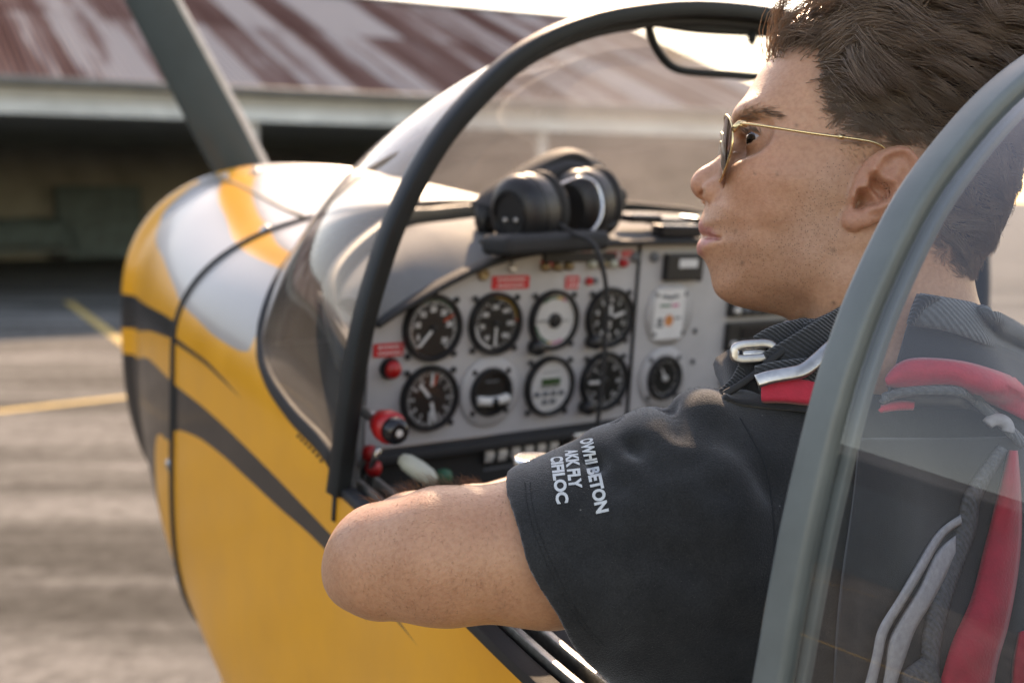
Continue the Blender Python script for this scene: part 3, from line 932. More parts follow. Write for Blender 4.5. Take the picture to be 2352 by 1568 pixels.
def gauge(px, py, r=.0395, face='dial_black', plate=None, label=None):
    p = air_s(px, py, 0.)
    V, F = lathe([(r + .002, .0), (r + .002, -.006), (r, -.010), (r - .003, -.010), (r - .0045, -.006), (r - .005, -.003)], 48, 'y', False)
    gz = mk('gauge', V, F, M['black_plastic'], plane, loc=(p.x, -.001, p.z)); sharp(gz, 50)
    if label: gz['label'] = label
    V, F = lathe([(r - .004, -.0035), (.0001, -.0035)], 48, 'y', False); mk('dial', V, F, M[face], gz)
    V, F = lathe([(r - .0045, -.0085), (.0001, -.0085)], 40, 'y', False); mk('cover_glass', V, F, M['gauge_glass'], gz)
    if plate:
        V, F = lathe([(plate, -.001), (plate - .001, -.003), (r + .001, -.003)], 48, 'y', False); mk('mounting_plate', V, F, M['panel_grey'], gz)
    return gz


M['gauge_glass'] = glassmat('gauge_glass', (.97, .97, .97), .02, dirt=.0, ior=1.3, faces=1.)


def ticks(gz, a0, a1, n, r0, r1, w=.0011, mt='white_print', big=5, rb=None):
    b_ = MB()
    for i in range(n + 1):
        a = a0 + (a1 - a0) * i / n; ri = (rb if (rb and i % big == 0) else r0); ww = w * (1.5 if i % big == 0 else 1)
        x, z = polar(a, 1.); tx, tz = z, -x
        P = []
        for r, s in ((ri, -1), (ri, 1), (r1, 1), (r1, -1)): P.append((x * r + tx * ww / 2 * s, -.0042, z * r + tz * ww / 2 * s))
        b_.add(P, [(0, 1, 2, 3)])
    return b_.build('scale_marks', M[mt], gz)


def needle(gz, a, r0, r1, w=.0026, mt='white_print', y=-.0062, tip=True):
    x, z = polar(a, 1.); tx, tz = z, -x
    P = [(x * r0 - tx * w / 2, y, z * r0 - tz * w / 2), (x * r0 + tx * w / 2, y, z * r0 + tz * w / 2), (x * r1 * .9 + tx * w / 2, y, z * r1 * .9 + tz * w / 2), (x * r1, y, z * r1), (x * r1 * .9 - tx * w / 2, y, z * r1 * .9 - tz * w / 2)]
    V = P + [(a_, b_ + .0012, c_) for a_, b_, c_ in P]
    return mk('needle', V, [(0, 1, 2, 3, 4)] + [(i, (i + 1) % 5, (i + 1) % 5 + 5, i + 5) for i in range(5)], M[mt], gz, False)


def nums(gz, items, r, size, mt='white_print'):
    for s, a in items:
        x, z = polar(a, r); text_on(gz, 'numeral', s, size, x, z, -.0044, mt)


def arcpart(gz, a0, a1, r0, r1, mt, y=-.0040):
    V, F = arcband(a0, a1, r0, r1, y); return mk('colour_arc', V, F, M[mt], gz, False)


def hubcap(gz, r, mt='black_plastic'):
    V, F = lathe([(r, -.004), (r, -.0075), (r * .7, -.0085), (.0001, -.0085)], 20, 'y', False); return mk('hub', V, F, M[mt], gz)


def knob(gz, a, r, kr=.0085, mt='black_plastic', ln=.016):
    x, z = polar(a, r)
    V, F = lathe([(kr, 0.), (kr, -ln * .8), (kr * .85, -ln), (.0001, -ln)], 18, 'y', False); return mk('knob', V, F, M[mt], gz, loc=(x, -.002, z))


g1 = gauge(990, 752, .0400, label='round black gauge with green arc and red limit mark')
ticks(g1, 225, 500, 60, .030, .0335, .0009, big=10, rb=.0285)
nums(g1, [('5', 243), ('10', 282), ('15', 318), ('20', 357), ('25', 397), ('30', 440), ('35', 492)], .0235, .0092)
arcpart(g1, 235, 410, .0338, .0358, 'green_arc'); needle(g1, 422, .017, .034, .0026, 'red_arc', -.0046); needle(g1, 222, .004, .031, .0034); hubcap(g1, .004); screws(g1, .0475)
g2 = gauge(1134, 742, .0385, label='round black airspeed gauge with green, yellow and white arcs')
arcpart(g2, 262, 355, .0325, .0350, 'green_arc'); arcpart(g2, 355, 440, .0325, .0350, 'yellow_arc'); arcpart(g2, 190, 268, .0295, .0320, 'white_print'); arcpart(g2, 440, 446, .031, .035, 'red_arc')
ticks(g2, 10, 330, 32, .0275, .0305, .0009, big=4, rb=.026)
nums(g2, [('40', 217), ('70', 262), ('100', 305), ('130', 352), ('160', 40), ('190', 90), ('220', 135)], .0215, .0072); needle(g2, 182, .002, .030, .0026); hubcap(g2, .004); screws(g2, .0465)
g3 = gauge(1268, 734, .0385, 'dial_white', label='round white gauge with black centre hub and coloured arcs')
arcpart(g3, 320, 366, .0285, .0315, 'green_arc'); arcpart(g3, 366, 384, .0285, .0315, 'yellow_arc'); arcpart(g3, 384, 394, .0285, .0315, 'pink_print')
arcpart(g3, 196, 258, .0285, .0315, 'green_arc'); arcpart(g3, 186, 196, .0285, .0315, 'yellow_arc'); arcpart(g3, 150, 184, .0285, .0315, 'pink_print')
ticks(g3, 140, 420, 28, .0325, .0345, .0008, 'grey_print', 5, .0315); needle(g3, 270, .008, .031, .0016, 'grey_print'); needle(g3, 92, .008, .024, .0012, 'grey_print'); hubcap(g3, .0098); screws(g3, .0465, (45, 135, 315)); knob(g3, 222, .0455, .0105)
g4 = gauge(1396, 728, .0400, label='round black altimeter with setting knob, headset cord in front')
ticks(g4, 0, 360, 50, .0315, .0345, .0009, big=5, rb=.0300)
nums(g4, [('0', 2), ('1', 38), ('3', 108), ('4', 146), ('5', 180), ('6', 216), ('7', 252), ('8', 288), ('9', 324)], .0245, .0085); needle(g4, 74, .002, .026, .0042); needle(g4, 354, .002, .018, .0044)
b_ = MB()
for i in range(4): b_.box((-.010 + i * .0035, -.0046, -.012 + i * .0012), (.0009, .0003, .006), )
b_.build('hatched_flag', M['white_print'], g4); hubcap(g4, .004); screws(g4, .0475, (45, 135, 315)); knob(g4, 225, .044, .0098)
l1 = gauge(983, 913, .0395, label='round black clock like gauge with several white hands')
ticks(l1, 0, 360, 60, .0300, .0340, .0010, big=5, rb=.0275); nums(l1, [(str(i), i * 30) for i in (1, 2, 3, 4, 5, 7, 8, 9, 10, 11)], .0245, .0058)
needle(l1, 318, .003, .0265, .0042); needle(l1, 166, .004, .031, .0042); needle(l1, 180, .016, .033, .0032); needle(l1, 2, .016, .033, .0032); needle(l1, 16, .017, .032, .003, 'red_arc', -.0048); hubcap(l1, .004); screws(l1, .0475)
l2 = gauge(1123, 898, .0300, plate=.0465, label='small black slip indicator with bright tube on round plate')
V, F = sweep(spline([(-.024, -.0075, -.0085), (-.012, -.0085, -.0105), (0, -.009, -.011), (.012, -.0085, -.0105), (.024, -.0075, -.0085)], 17), circ(.0062, 12)); mk('slip_tube', V, F, M['cream_tube'] if 'cream_tube' in M else M['white_plastic'], l2)
V, F = lathe([(.0001, -.0058), (.0042, -.0042), (.0058, 0.), (.0042, .0042), (.0001, .0058)], 14, 'z', False); mk('slip_ball', V, F, M['black_gloss'], l2, loc=(.0005, -.0135, -.011))
b_ = MB(); b_.box((0, -.0045, .014), (.010, .0003, .0012)); b_.build('scale_marks', M['grey_print'], l2); screws(l2, .0375)
l3 = gauge(1258, 885, .0390, 'dial_white', label='round white digital meter with green display and six buttons')
b_ = MB(); b_.box((.001, -.0046, .0065), (.0155, .0006, .0045)); b_.build('display', M['lcd_green'], l3)
b_ = MB(); b_.box((.000, -.0042, .0), (.017, .0003, .0005)); b_.box((.000, -.0042, -.002), (.017, .0003, .0004)); b_.box((0, -.0042, .019), (.013, .0003, .0005)); b_.build('print_line', M['grey_print'], l3)
for (x, z) in ((-.0215, -.0095), (-.0075, -.0095), (.006, -.0095), (.0195, -.0095), (-.0075, -.0205), (.006, -.0205)):
    b_ = MB(); b_.box((x, -.005, z), (.0042, .0012, .0033)); bevel(b_.build('button', M['grey_print'], l3), .0008)
screws(l3, .0475, (45, 140, 225, 315))
l4 = gauge(1383, 874, .0400, label='round black climb rate gauge below altimeter')
ticks(l4, 290, 610, 64, .0305, .0345, .0008, big=4, rb=.0290); nums(l4, [('0', 270), ('5', 312), ('10', 352), ('15', 42), ('20', 90), ('15', 138), ('10', 188), ('5', 228)], .0245, .0068)
needle(l4, 271, .004, .031, .0040); hubcap(l4, .006); text_on(l4, 'numeral', 'm/s', .006, -.006, .012, -.0044, 'white_print'); screws(l4, .0475, (45, 135, 315)); knob(l4, 225, .0465, .0098)
r2 = gauge(1520, 866, .0310, plate=.0455, label='small black gauge with pale hub below the white sticker')
ticks(r2, 0, 360, 36, .0225, .0255, .0009, big=3, rb=.021); needle(r2, 330, .0, .017, .0024); hubcap(r2, .0045, 'white_plastic'); screws(r2, .0395)
# blanking plate with sticker
p = air_s(1535, 720, 0.)
V, F = lathe([(.0460, -.0005), (.0455, -.003), (.0001, -.003)], 48, 'y', False); bpz = mk('blanking_plate', V, F, M['panel_grey'], plane, loc=(p.x, -.0005, p.z)); screws(bpz, .040)
stk = empty('sticker', (p.x - .003, -.0045, p.z), plane); stk['label'] = 'white sticker with black wings, orange disc and small print'
V = [(x, 0, z) for x, z in rrect(.0295, .036, .004, 4)]
mk('paper', V, [tuple(reversed(range(len(V))))], M['white_print'], stk, False)
V = [(-.020, -.0004, .026), (-.011, -.0004, .0225), (-.004, -.0004, .0225), (0, -.0004, .020), (.004, -.0004, .0225), (.011, -.0004, .0225), (.020, -.0004, .026), (.012, -.0004, .0285), (.004, -.0004, .0265), (-.004, -.0004, .0265), (-.012, -.0004, .0285)]
mk('wings_emblem', V, [tuple(range(len(V)))], M['grey_print'], stk, False)
b_ = MB(); b_.box((-.008, -.0004, .0125), (.0105, .0002, .0016)); b_.build('print_line', M['green_arc'], stk)
b_ = MB(); b_.box((.011, -.0004, .0125), (.0065, .0002, .002)); b_.build('print_line', M['pink_print'], stk)
V, F = lathe([(.0085, -.0006), (.0001, -.0006)], 28, 'y', False); mk('orange_disc', V, F, M['orange_print'], stk, loc=(.0005, 0, -.009))
b_ = MB()
for (x, z, w, h) in ((-.017, -.008, .005, .0028), (-.017, -.0165, .007, .0020), (.017, -.006, .006, .0016), (-.017, -.012, .004, .0014)): b_.box((x, -.0004, z), (w, .0002, h))
b_.build('small_print', M['grey_print'], stk)


# red placards with lines of worn white print
def placard(px, py, hw, hh, lines, tilt=0.):
    p = air_s(px, py, 0.)
    V = [(x, 0, z) for x, z in rrect(hw, hh, .001, 2)]
    o = mk('placard', V + [(x, .0012, z) for x, _, z in V], [tuple(reversed(range(len(V))))] + [(i, (i + 1) % len(V), (i + 1) % len(V) + len(V), i + len(V)) for i in range(len(V))], M['red_label'], plane, False, loc=(p.x, -.0016, p.z))
    b_ = MB(); r_ = random.Random(int(px))
    for k in range(lines):
        z = hh * (.42 if lines > 1 else 0) - k * hh * .85; x = -hw * .72
        while x < hw * .72:
            w = r_.uniform(.0018, .0055); b_.box((x + w / 2, -.0003, z), (w / 2 * .85, .0002, hh * .16)); x += w + .0012
    b_.build('worn_print', M['white_print'], o)
    return o


placard(1172, 648, .0295, .0085, 2); placard(1313, 648, .0115, .0085, 2); placard(891, 803, .0205, .0082, 2)
placard(1363, 588, .014, .005, 1); placard(1255, 607, .010, .005, 1)
for k, px in enumerate((1280, 1345, 1405, 1440)): placard(px, 588 - k * 2, .010, .0042, 1)
# row of indicator lamps and small knobs along the panel top
b_ = MB(); p = air_s(1330, 590, 0.); b_.box((p.x, -.003, p.z), (.062, .003, .006)); bevel(b_.build('annunciator_bar', M['black_plastic'], plane), .001)
for px, py, mt in ((1248, 612, 'brass'), (1275, 612, 'brass'), (1302, 610, 'brass'), (1355, 607, 'cream_plastic'), (1380, 606, 'brass'), (1403, 605, 'cream_plastic'), (1427, 603, 'red_knob')):
    p = air_s(px, py, 0.)
    V, F = lathe([(.0062, 0.), (.0062, -.005), (.0048, -.009), (.0001, -.0105)], 16, 'y', False); mk('indicator_lamp', V, F, M[mt], plane, loc=(p.x, -.001, p.z))
for px, py, r, mt in ((1108, 630, .0078, 'brass'), (1175, 614, .0065, 'steel_worn'), (1350, 645, .0055, 'red_knob'), (1363, 644, .0045, 'grey_print')):
    p = air_s(px, py, 0.)
    V, F = lathe([(r, 0.), (r, -.003), (r * .75, -.006), (r * .5, -.0045), (.0001, -.0045)], 20, 'y', False); mk('panel_button', V, F, M[mt], plane, loc=(p.x, -.001, p.z))
p = air_s(893, 845, 0.)
V, F = lathe([(.0135, 0.), (.0135, -.004), (.0112, -.006), (.0112, -.010), (.0085, -.0145), (.0001, -.016)], 24, 'y', False); o = mk('warning_lamp', V, F, [M['black_plastic'], M['red_knob']], plane, loc=(p.x, -.001, p.z))
for q in o.data.polygons: q.material_index = 1 if q.center.y < -.008 else 0
# dark display box and radio stack right of the divider
p = air_s(1562, 612, 0.); b_ = MB(); b_.box((p.x, -.006, p.z), (.036, .006, .019)); rb = bevel(b_.build('display_box', M['black_plastic'], plane), .002)
b_ = MB(); b_.box((p.x + .004, -.0125, p.z + .006), (.018, .0008, .006)); b_.build('label_plate', M['white_print'], rb)
for px in (1455, 1500):
    p = air_s(px, 590, 0.); V, F = lathe([(.007, 0.), (.007, -.004), (.0001, -.005)], 14, 'y', False); mk('panel_button', V, F, M['grey_print'], plane, loc=(p.x, -.001, p.z))
zz = [.060, .012, -.040, -.092]
for k, z in enumerate(zz):
    b_ = MB(); b_.box((.185, -.004, z), (.082, .005, .022)); o = bevel(b_.build('radio', M['black_plastic'], plane), .002)
    b_ = MB(); b_.box((.175, -.0098, z + .006), (.045, .0006, .008)); b_.build('screen', M['lcd_green'] if k % 2 else M['black_gloss'], o)
    for x in (.115, .135, .155, .235, .252):
        V, F = lathe([(.0055, 0.), (.0055, -.006), (.0001, -.0075)], 12, 'y', False); mk('knob', V, F, M['steel_worn'] if x > .2 else M['white_plastic' if x < .13 else 'grey_print'], o, loc=(x, -.009, z - .011))
for px, py in ((1605, 640), (1595, 760), (1590, 830)):
    p = air_s(px, py, 0.); V, F = lathe([(.0042, 0.), (.0042, -.0012), (.0001, -.0024)], 10, 'y', False); mk('screw', V, F, M['black_plastic'], plane, loc=(p.x, -.0005, p.z))
for x, z in ((.34, .05), (.43, .03), (.34, -.06), (.43, -.06)):
    V, F = lathe([(.041, 0.), (.041, -.006), (.036, -.010), (.034, -.004), (.0001, -.004)], 32, 'y', False); mk('gauge', V, F, M['black_plastic'], plane, loc=(x, -.001, z))

# row of rocker switches on the lower panel
for i, (px, py) in enumerate(((1121, 1040), (1151, 1036), (1181, 1031), (1211, 1027), (1240, 1023), (1268, 1018))):
    p = air_s(px, py, -.016)
    sw = empty('rocker_switch', (p.x, -.014, p.z), plane)
    b_ = MB(); b_.box((0, 0, 0), (.0088, .004, .0140)); bevel(b_.build('bezel', M['black_plastic'], sw), .001)
    V = [(-.0062, -.0045, -.0110), (.0062, -.0045, -.0110), (.0062, -.0085, -.002), (-.0062, -.0085, -.002), (.0062, -.0045, .0110), (-.0062, -.0045, .0110)]
    mk('rocker', V, [(0, 1, 2, 3), (3, 2, 4, 5), (0, 3, 5), (1, 4, 2)], M['white_plastic'], sw, False)
p = air_s(1300, 1012, -.01); b_ = MB(); b_.box((p.x + .012, -.02, p.z), (.018, .012, .016)); bevel(b_.build('switch_guard', M['steel_worn'], plane), .004)
# faint worn print under the switches
p = air_s(1115, 1078, -.015); b_ = MB()
for k in range(7): b_.box((p.x + k * .008, -.0155, p.z), (.003, .0004, .0016))
b_.build('worn_print', M['grey_print'], plane)

# throttle lever with red and black knob on the left wall
KP = air_d(893, 980, 1.20); KR = air_d(822, 938, 1.27)
kd = (KR - KP).normalized()
kn = empty('throttle_lever', KP, plane)
kn.rotation_euler = kd.to_track_quat('Z', 'Y').to_euler()
V, F = lathe([(.0060, .10), (.0060, .012)], 14, 'z'); mk('rod', V, F, M['steel_worn'], kn)
V, F = lathe([(.010, .022), (.0145, .018), (.0155, .010), (.0175, .006), (.0180, -.004), (.0165, -.010), (.012, -.0115)], 28, 'z'); mk('collar', V, F, M['red_knob'], kn)
V, F = lathe([(.0135, -.008), (.0145, -.014), (.0142, -.020), (.0105, -.026), (.0045, -.0275), (.0042, -.0262), (.0001, -.0262)], 28, 'z'); mk('knob', V, F, M['black_gloss'], kn)
V, F = lathe([(.0040, -.0268), (.0001, -.0272)], 14, 'z', False); mk('cap', V, F, M['white_plastic'], kn)
# pale oval trim handle
tp = air_d(960, 1078, 1.22)
th = empty('trim_handle', tp, plane); th.matrix_local = Matrix.Translation(tp) @ AIRI.to_3x3().to_4x4() @ Matrix.Rotation(math.radians(-7), 4, 'X') @ Matrix.Rotation(math.radians(34), 4, 'Y')
V, F = lathe([(.0001, -.024), (.006, -.022), (.0095, -.014), (.0105, 0.), (.0095, .014), (.006, .022), (.0001, .024)], 24, 'x', False); mk('grip', V, F, M['cream_plastic'], th)
V, F = sweep([(.0, .0, 0), (.01, .03, -.02), (.012, .09, -.06)], circ(.004, 8)); mk('stem', V, F, M['steel_worn'], th)
for px, py, mt in ((850, 1040, 'red_knob'), (858, 1075, 'red_knob'), (1020, 1095, 'green_arc')):
    q = air_d(px, py, 1.30); V, F = lathe([(.0001, -.010), (.008, -.007), (.010, 0.), (.008, .007), (.0001, .010)], 16, 'z', False); mk('lever_knob', V, F, M[mt], plane, loc=q)
    V, F = sweep([q, q + Vector((0, .10, -.10))], circ(.003, 8)); mk('lever_rod', V, F, M['steel_worn'], plane)
q = air_d(868, 1030, 1.28); V, F = sweep([q, q + Vector((0, .02, -.04))], circ(.004, 8)); mk('lever_rod', V, F, M['chrome'], plane)

# vent window frame hanging from the arch, with latch pin
lp = [air_s(x, y, -.10) for x, y in ((1489, 38), (1492, 70), (1506, 108), (1530, 142), (1556, 159), (1600, 166), (1680, 172), (1760, 178), (1880, 180))]
V, F = sweep(spline([tuple(p) for p in lp], 40), circ(.0055, 10)); mk('vent_window_frame', V, F, M['frame_dark'], plane)
top = [air_s(x, y, -.10) for x, y in ((1489, 40), (1600, 58), (1720, 66), (1880, 76))]
V, F = sweep(spline([tuple(p) for p in top], 16), rrect(.006, .010, .003, 2), up=(0, 1, 0)); mk('vent_window_frame', V, F, M['frame_dark'], plane)
pl = [tuple(p) for p in lp] + [tuple(top[k]) for k in (3, 2, 1)]
mk('vent_window_pane', pl, [tuple(range(len(pl)))], M['vent_glass'], plane, False)
p0 = air_s(1727, 62, -.105); p1 = air_s(1727, 108, -.105)
V, F = sweep([p0, p0.lerp(p1, .35), p0.lerp(p1, .4), p0.lerp(p1, .75), p0.lerp(p1, .8), p1], circ(1, 12), scale=[.0035, .0035, .0062, .0062, .004, .001]); mk('latch_pin', V, F, M['frame_dark'], plane)
# items lying on the glareshield right of the headset
for (x, y, d, sx, sy, sz) in ((1465, 500, 1.62, .030, .02, .006), (1530, 508, 1.66, .034, .015, .005), (1555, 530, 1.60, .04, .012, .009), (1600, 505, 1.75, .02, .02, .006)):
    q = air_d(x, y, d); b_ = MB(); b_.box((0, 0, 0), (sx, sy, sz)); o = bevel(b_.build('glareshield_bracket', M['black_gloss'], plane), .003); o.location = q

# ------------------------------------------------------------------ the pilot: implicit surfaces turned into one skin mesh
CP, SP_ = math.cos(PITCH), math.sin(PITCH)


def c3(x, y, d):
    """measured point in metres: right, up, ahead of the photographer's eye"""
    return np.array([(x - 1176) / FPX * d, -(y - 784) / FPX * d, d], np.float32)


def c2w(P):
    P = np.asarray(P, float)
    return np.stack([P[..., 0], P[..., 2] * CP + P[..., 1] * SP_, CAM_H - P[..., 2] * SP_ + P[..., 1] * CP], -1)


def surface_nets(F, org, h):
    """F sampled on a grid (negative inside) -> quads"""
    nx, ny, nz = F.shape
    ins = F < 0
    def cor(a, b, c, A): return A[a:nx - 1 + a, b:ny - 1 + b, c:nz - 1 + c]
    cnt = sum(cor(a, b, c, ins).astype(np.int8) for a in (0, 1) for b in (0, 1) for c in (0, 1))
    act = (cnt > 0) & (cnt < 8)
    idx = np.argwhere(act); n = len(idx)
    vid = np.full(act.shape, -1, np.int64); vid[act] = np.arange(n)
    acc = np.zeros((n, 3)); k = np.zeros(n)
    I, J, K = idx.T
    for ax in range(3):
        o1, o2 = [q for q in range(3) if q != ax]
        for a in (0, 1):
            for b in (0, 1):
                p = np.zeros((n, 3), int); p[:, o1] = a; p[:, o2] = b
                q = p.copy(); q[:, ax] = 1
                fa = F[I + p[:, 0], J + p[:, 1], K + p[:, 2]]; fb = F[I + q[:, 0], J + q[:, 1], K + q[:, 2]]
                m = (fa < 0) != (fb < 0)
                t = np.where(m, fa / np.where(m, fa - fb, 1), 0)
                pos = p.astype(float); pos[:, ax] = t
                acc[m] += pos[m]; k[m] += 1
    V = (idx + acc / k[:, None]) * h + np.asarray(org)
    Q = []
    for ax in range(3):
        o1, o2 = [(1, 2), (2, 0), (0, 1)][ax]
        sl0 = [slice(None)] * 3; sl1 = [slice(None)] * 3
        sl0[ax] = slice(0, -1); sl1[ax] = slice(1, None)
        a, b = ins[tuple(sl0)], ins[tuple(sl1)]
        e = np.argwhere(a != b)
        e = e[(e[:, o1] > 0) & (e[:, o2] > 0) & (e[:, o1] < F.shape[o1] - 1) & (e[:, o2] < F.shape[o2] - 1)]
        fl = a[tuple(e.T)]
        def vv(d1, d2):
            c = e.copy(); c[:, o1] -= d1; c[:, o2] -= d2; return vid[tuple(c.T)]
        q = np.stack([vv(1, 1), vv(0, 1), vv(0, 0), vv(1, 0)], 1)
        q[~fl] = q[~fl][:, ::-1]
        Q.append(q)
    Q = np.concatenate(Q); Q = Q[(Q >= 0).all(1)]
    return V, Q


def smin(a, b, k):
    if k <= 0: return np.minimum(a, b)
    h = np.clip(.5 + .5 * (b - a) / k, 0, 1)
    return b + (a - b) * h - k * h * (1 - h)


def smax(a, b, k): return -smin(-a, -b, k)


class Field:
    """implicit surface on a regular grid, each shape evaluated only in its own neighbourhood"""
    def __init__(s, lo, hi, h):
        s.lo = np.array(lo, float); s.h = h; s.n = np.ceil((np.array(hi) - s.lo) / h).astype(int) + 1
        s.F = np.full(s.n, .2, np.float32)
        s.ax = [(s.lo[i] + h * np.arange(s.n[i])).astype(np.float32) for i in range(3)]
    def win(s, lo, hi):
        i0 = np.clip(np.floor((np.array(lo) - s.lo) / s.h).astype(int), 0, s.n); i1 = np.clip(np.ceil((np.array(hi) - s.lo) / s.h).astype(int) + 1, 0, s.n)
        sl = tuple(slice(a, b) for a, b in zip(i0, i1))
        g = np.meshgrid(*[s.ax[i][sl[i]] for i in range(3)], indexing='ij', sparse=True)
        return sl, g
    def put(s, sl, val, k, mode='add'):
        A = s.F[sl]
        if mode == 'add': s.F[sl] = smin(A, val, k)
        elif mode == 'sub': s.F[sl] = smax(A, -val, k)
        else: s.F[sl] = A + val
    def cone(s, a, b, ra, rb, k=.01, mode='add', pad=.05):
        a = np.array(a, float); b = np.array(b, float); R = max(ra, rb) + pad + k
        sl, (X, Y, Z) = s.win(np.minimum(a, b) - R, np.maximum(a, b) + R)
        d = b - a; L = max(d @ d, 1e-9)
        t = np.clip(((X - a[0]) * d[0] + (Y - a[1]) * d[1] + (Z - a[2]) * d[2]) / L, 0, 1)
        D = np.sqrt((X - a[0] - t * d[0]) ** 2 + (Y - a[1] - t * d[1]) ** 2 + (Z - a[2] - t * d[2]) ** 2) - (ra + (rb - ra) * t)
        s.put(sl, D.astype(np.float32), k, mode)
    def chain(s, pts, k=.01, mode='add'):
        for (a, ra), (b, rb) in zip(pts[:-1], pts[1:]): s.cone(a, b, ra, rb, k, mode)
    def ell(s, c, r, k=.01, mode='add', Rm=None, pad=.04):
        c = np.array(c, float); r = np.array(r, float); B = max(r) + pad + k
        sl, (X, Y, Z) = s.win(c - B, c + B)
        x, y, z = X - c[0], Y - c[1], Z - c[2]
        if Rm is not None:
            Rm = np.array(Rm)      # rows = axes of the ellipsoid
            x, y, z = (Rm[0, 0] * x + Rm[0, 1] * y + Rm[0, 2] * z), (Rm[1, 0] * x + Rm[1, 1] * y + Rm[1, 2] * z), (Rm[2, 0] * x + Rm[2, 1] * y + Rm[2, 2] * z)
        q = np.sqrt((x / r[0]) ** 2 + (y / r[1]) ** 2 + (z / r[2]) ** 2)
        g = np.sqrt((x / r[0] ** 2) ** 2 + (y / r[1] ** 2) ** 2 + (z / r[2] ** 2) ** 2) + 1e-6
        s.put(sl, (q * (q - 1) / g).astype(np.float32), k, mode)
    def mesh(s): return surface_nets(s.F, s.lo, s.h)


def poly_dist(X, Y, P):
    """signed distance to a closed polygon, positive inside; X, Y broadcast 2-D arrays"""
    P = np.asarray(P, np.float32); D = np.full(np.broadcast(X, Y).shape, 1e9, np.float32); ins = np.zeros(D.shape, bool)
    for (x0, y0), (x1, y1) in zip(P, np.roll(P, -1, 0)):
        dx, dy = x1 - x0, y1 - y0
        t = np.clip(((X - x0) * dx + (Y - y0) * dy) / max(dx * dx + dy * dy, 1e-12), 0, 1)
        D = np.minimum(D, (X - x0 - t * dx) ** 2 + (Y - y0 - t * dy) ** 2)
        if dy != 0:
            c = ((y0 > Y) != (y1 > Y)) & (X < dx * (Y - y0) / dy + x0); ins ^= c
    return np.where(ins, 1, -1) * np.sqrt(D)


def line_dist(X, Y, P):
    D = np.full(np.broadcast(X, Y).shape, 1e9, np.float32)
    for (x0, y0), (x1, y1) in zip(P[:-1], P[1:]):
        dx, dy = x1 - x0, y1 - y0
        t = np.clip(((X - x0) * dx + (Y - y0) * dy) / max(dx * dx + dy * dy, 1e-12), 0, 1)
        D = np.minimum(D, (X - x0 - t * dx) ** 2 + (Y - y0 - t * dy) ** 2)
    return np.sqrt(D)


def shepard(X, Y, pts, p=3.):
    W = 0; S = 0
    for x, y, r in pts:
        w = 1 / (((X - x) ** 2 + (Y - y) ** 2) + 4e-5) ** (p / 2); W = W + w; S = S + w * r
    return S / W


# ---- head frame: f towards the face, l towards the pilot's left, t up (metres)
HY = math.radians(8)
HC = c3(1900, 450, .86).astype(float)
E1 = np.array([-math.cos(HY), 0, math.sin(HY)]); E2 = np.array([-math.sin(HY), 0, -math.cos(HY)]); E3 = np.array([0, 1., 0])


def hp(px, py, l=0.):
    C = HC + E2 * l; k = (px - 1176) / FPX
    f = (C[0] - k * C[2]) / (math.cos(HY) + k * math.sin(HY))
    d = C[2] + f * math.sin(HY)
    return np.array([f, -(py - 784) / FPX * d - C[1]])


def h3(px, py, l):
    f, t = hp(px, py, l); return np.array([f, l, t])


def h2c(P): P = np.asarray(P, float); return HC + P[..., 0:1] * E1 + P[..., 1:2] * E2 + P[..., 2:3] * E3
def h2w(P): return c2w(h2c(P))


def hpoly(pts, l=0.): return [hp(x, y, l) for x, y in pts]


FACE = [(2060, -12), (1950, 2), (1870, 42), (1803, 100), (1770, 135), (1745, 166), (1727, 195), (1714, 220), (1702, 248), (1695, 272), (1697, 300), (1702, 330), (1694, 370), (1672, 410), (1645, 446), (1624, 464), (1618, 478),
        (1613, 492), (1605, 511), (1604, 522), (1608, 534), (1613, 541), (1607, 550), (1601, 562), (1600, 572), (1603, 584), (1614, 593), (1621, 604), (1628, 620), (1633, 640), (1636, 656), (1645, 675), (1664, 691), (1697, 705), (1755, 717), (1795, 726), (1817, 738), (1836, 754),
        (1850, 800), (1862, 860), (1870, 960), (2330, 960), (2290, 820), (2262, 740), (2243, 690), (2233, 640), (2240, 600), (2280, 535), (2320, 450), (2344, 350), (2344, 240), (2310, 130), (2240, 45), (2150, 0)]
NOSE = [(1697, 290), (1690, 312), (1680, 330), (1669, 343), (1652, 358), (1636, 371), (1610, 386), (1597, 399), (1590.5, 411), (1589, 419), (1592.5, 433), (1601, 445), (1612, 452), (1622, 459), (1640, 467), (1680, 470), (1710, 440), (1730, 380), (1718, 300)]
RF = [(1750, 190, 66), (1800, 120, 66), (1712, 250, 60), (1950, 30, 66), (2060, 10, 66), (2200, 50, 64), (1950, 200, 72), (2080, 230, 76), (2200, 250, 73), (2300, 300, 68), (2290, 450, 63), (2240, 560, 54),
      (1740, 320, 60), (1820, 330, 66), (1950, 350, 71), (1720, 400, 56), (1800, 430, 63), (1900, 450, 68), (1640, 480, 40), (1680, 480, 46), (1760, 500, 57), (1615, 540, 32), (1660, 545, 39), (1740, 560, 50),
      (1650, 650, 27), (1690, 670, 32), (1640, 620, 29), (1770, 640, 46), (1850, 620, 56), (1930, 560, 63), (1950, 620, 57), (1760, 712, 36), (1840, 718, 41), (1900, 705, 43), (1900, 760, 47), (2000, 700, 53), (2000, 760, 57), (2120, 680, 57), (2200, 660, 53), (2050, 850, 61), (1900, 860, 54), (2200, 850, 61), (2120, 560, 60), (2050, 450, 70), (2180, 430, 68)]
RN = [(1690, 318, 8.0), (1660, 358, 8.5), (1625, 388, 10.0), (1600, 415, 10.5), (1620, 440, 11.5), (1652, 432, 16), (1665, 455, 16.5), (1690, 400, 18), (1705, 350, 14)]

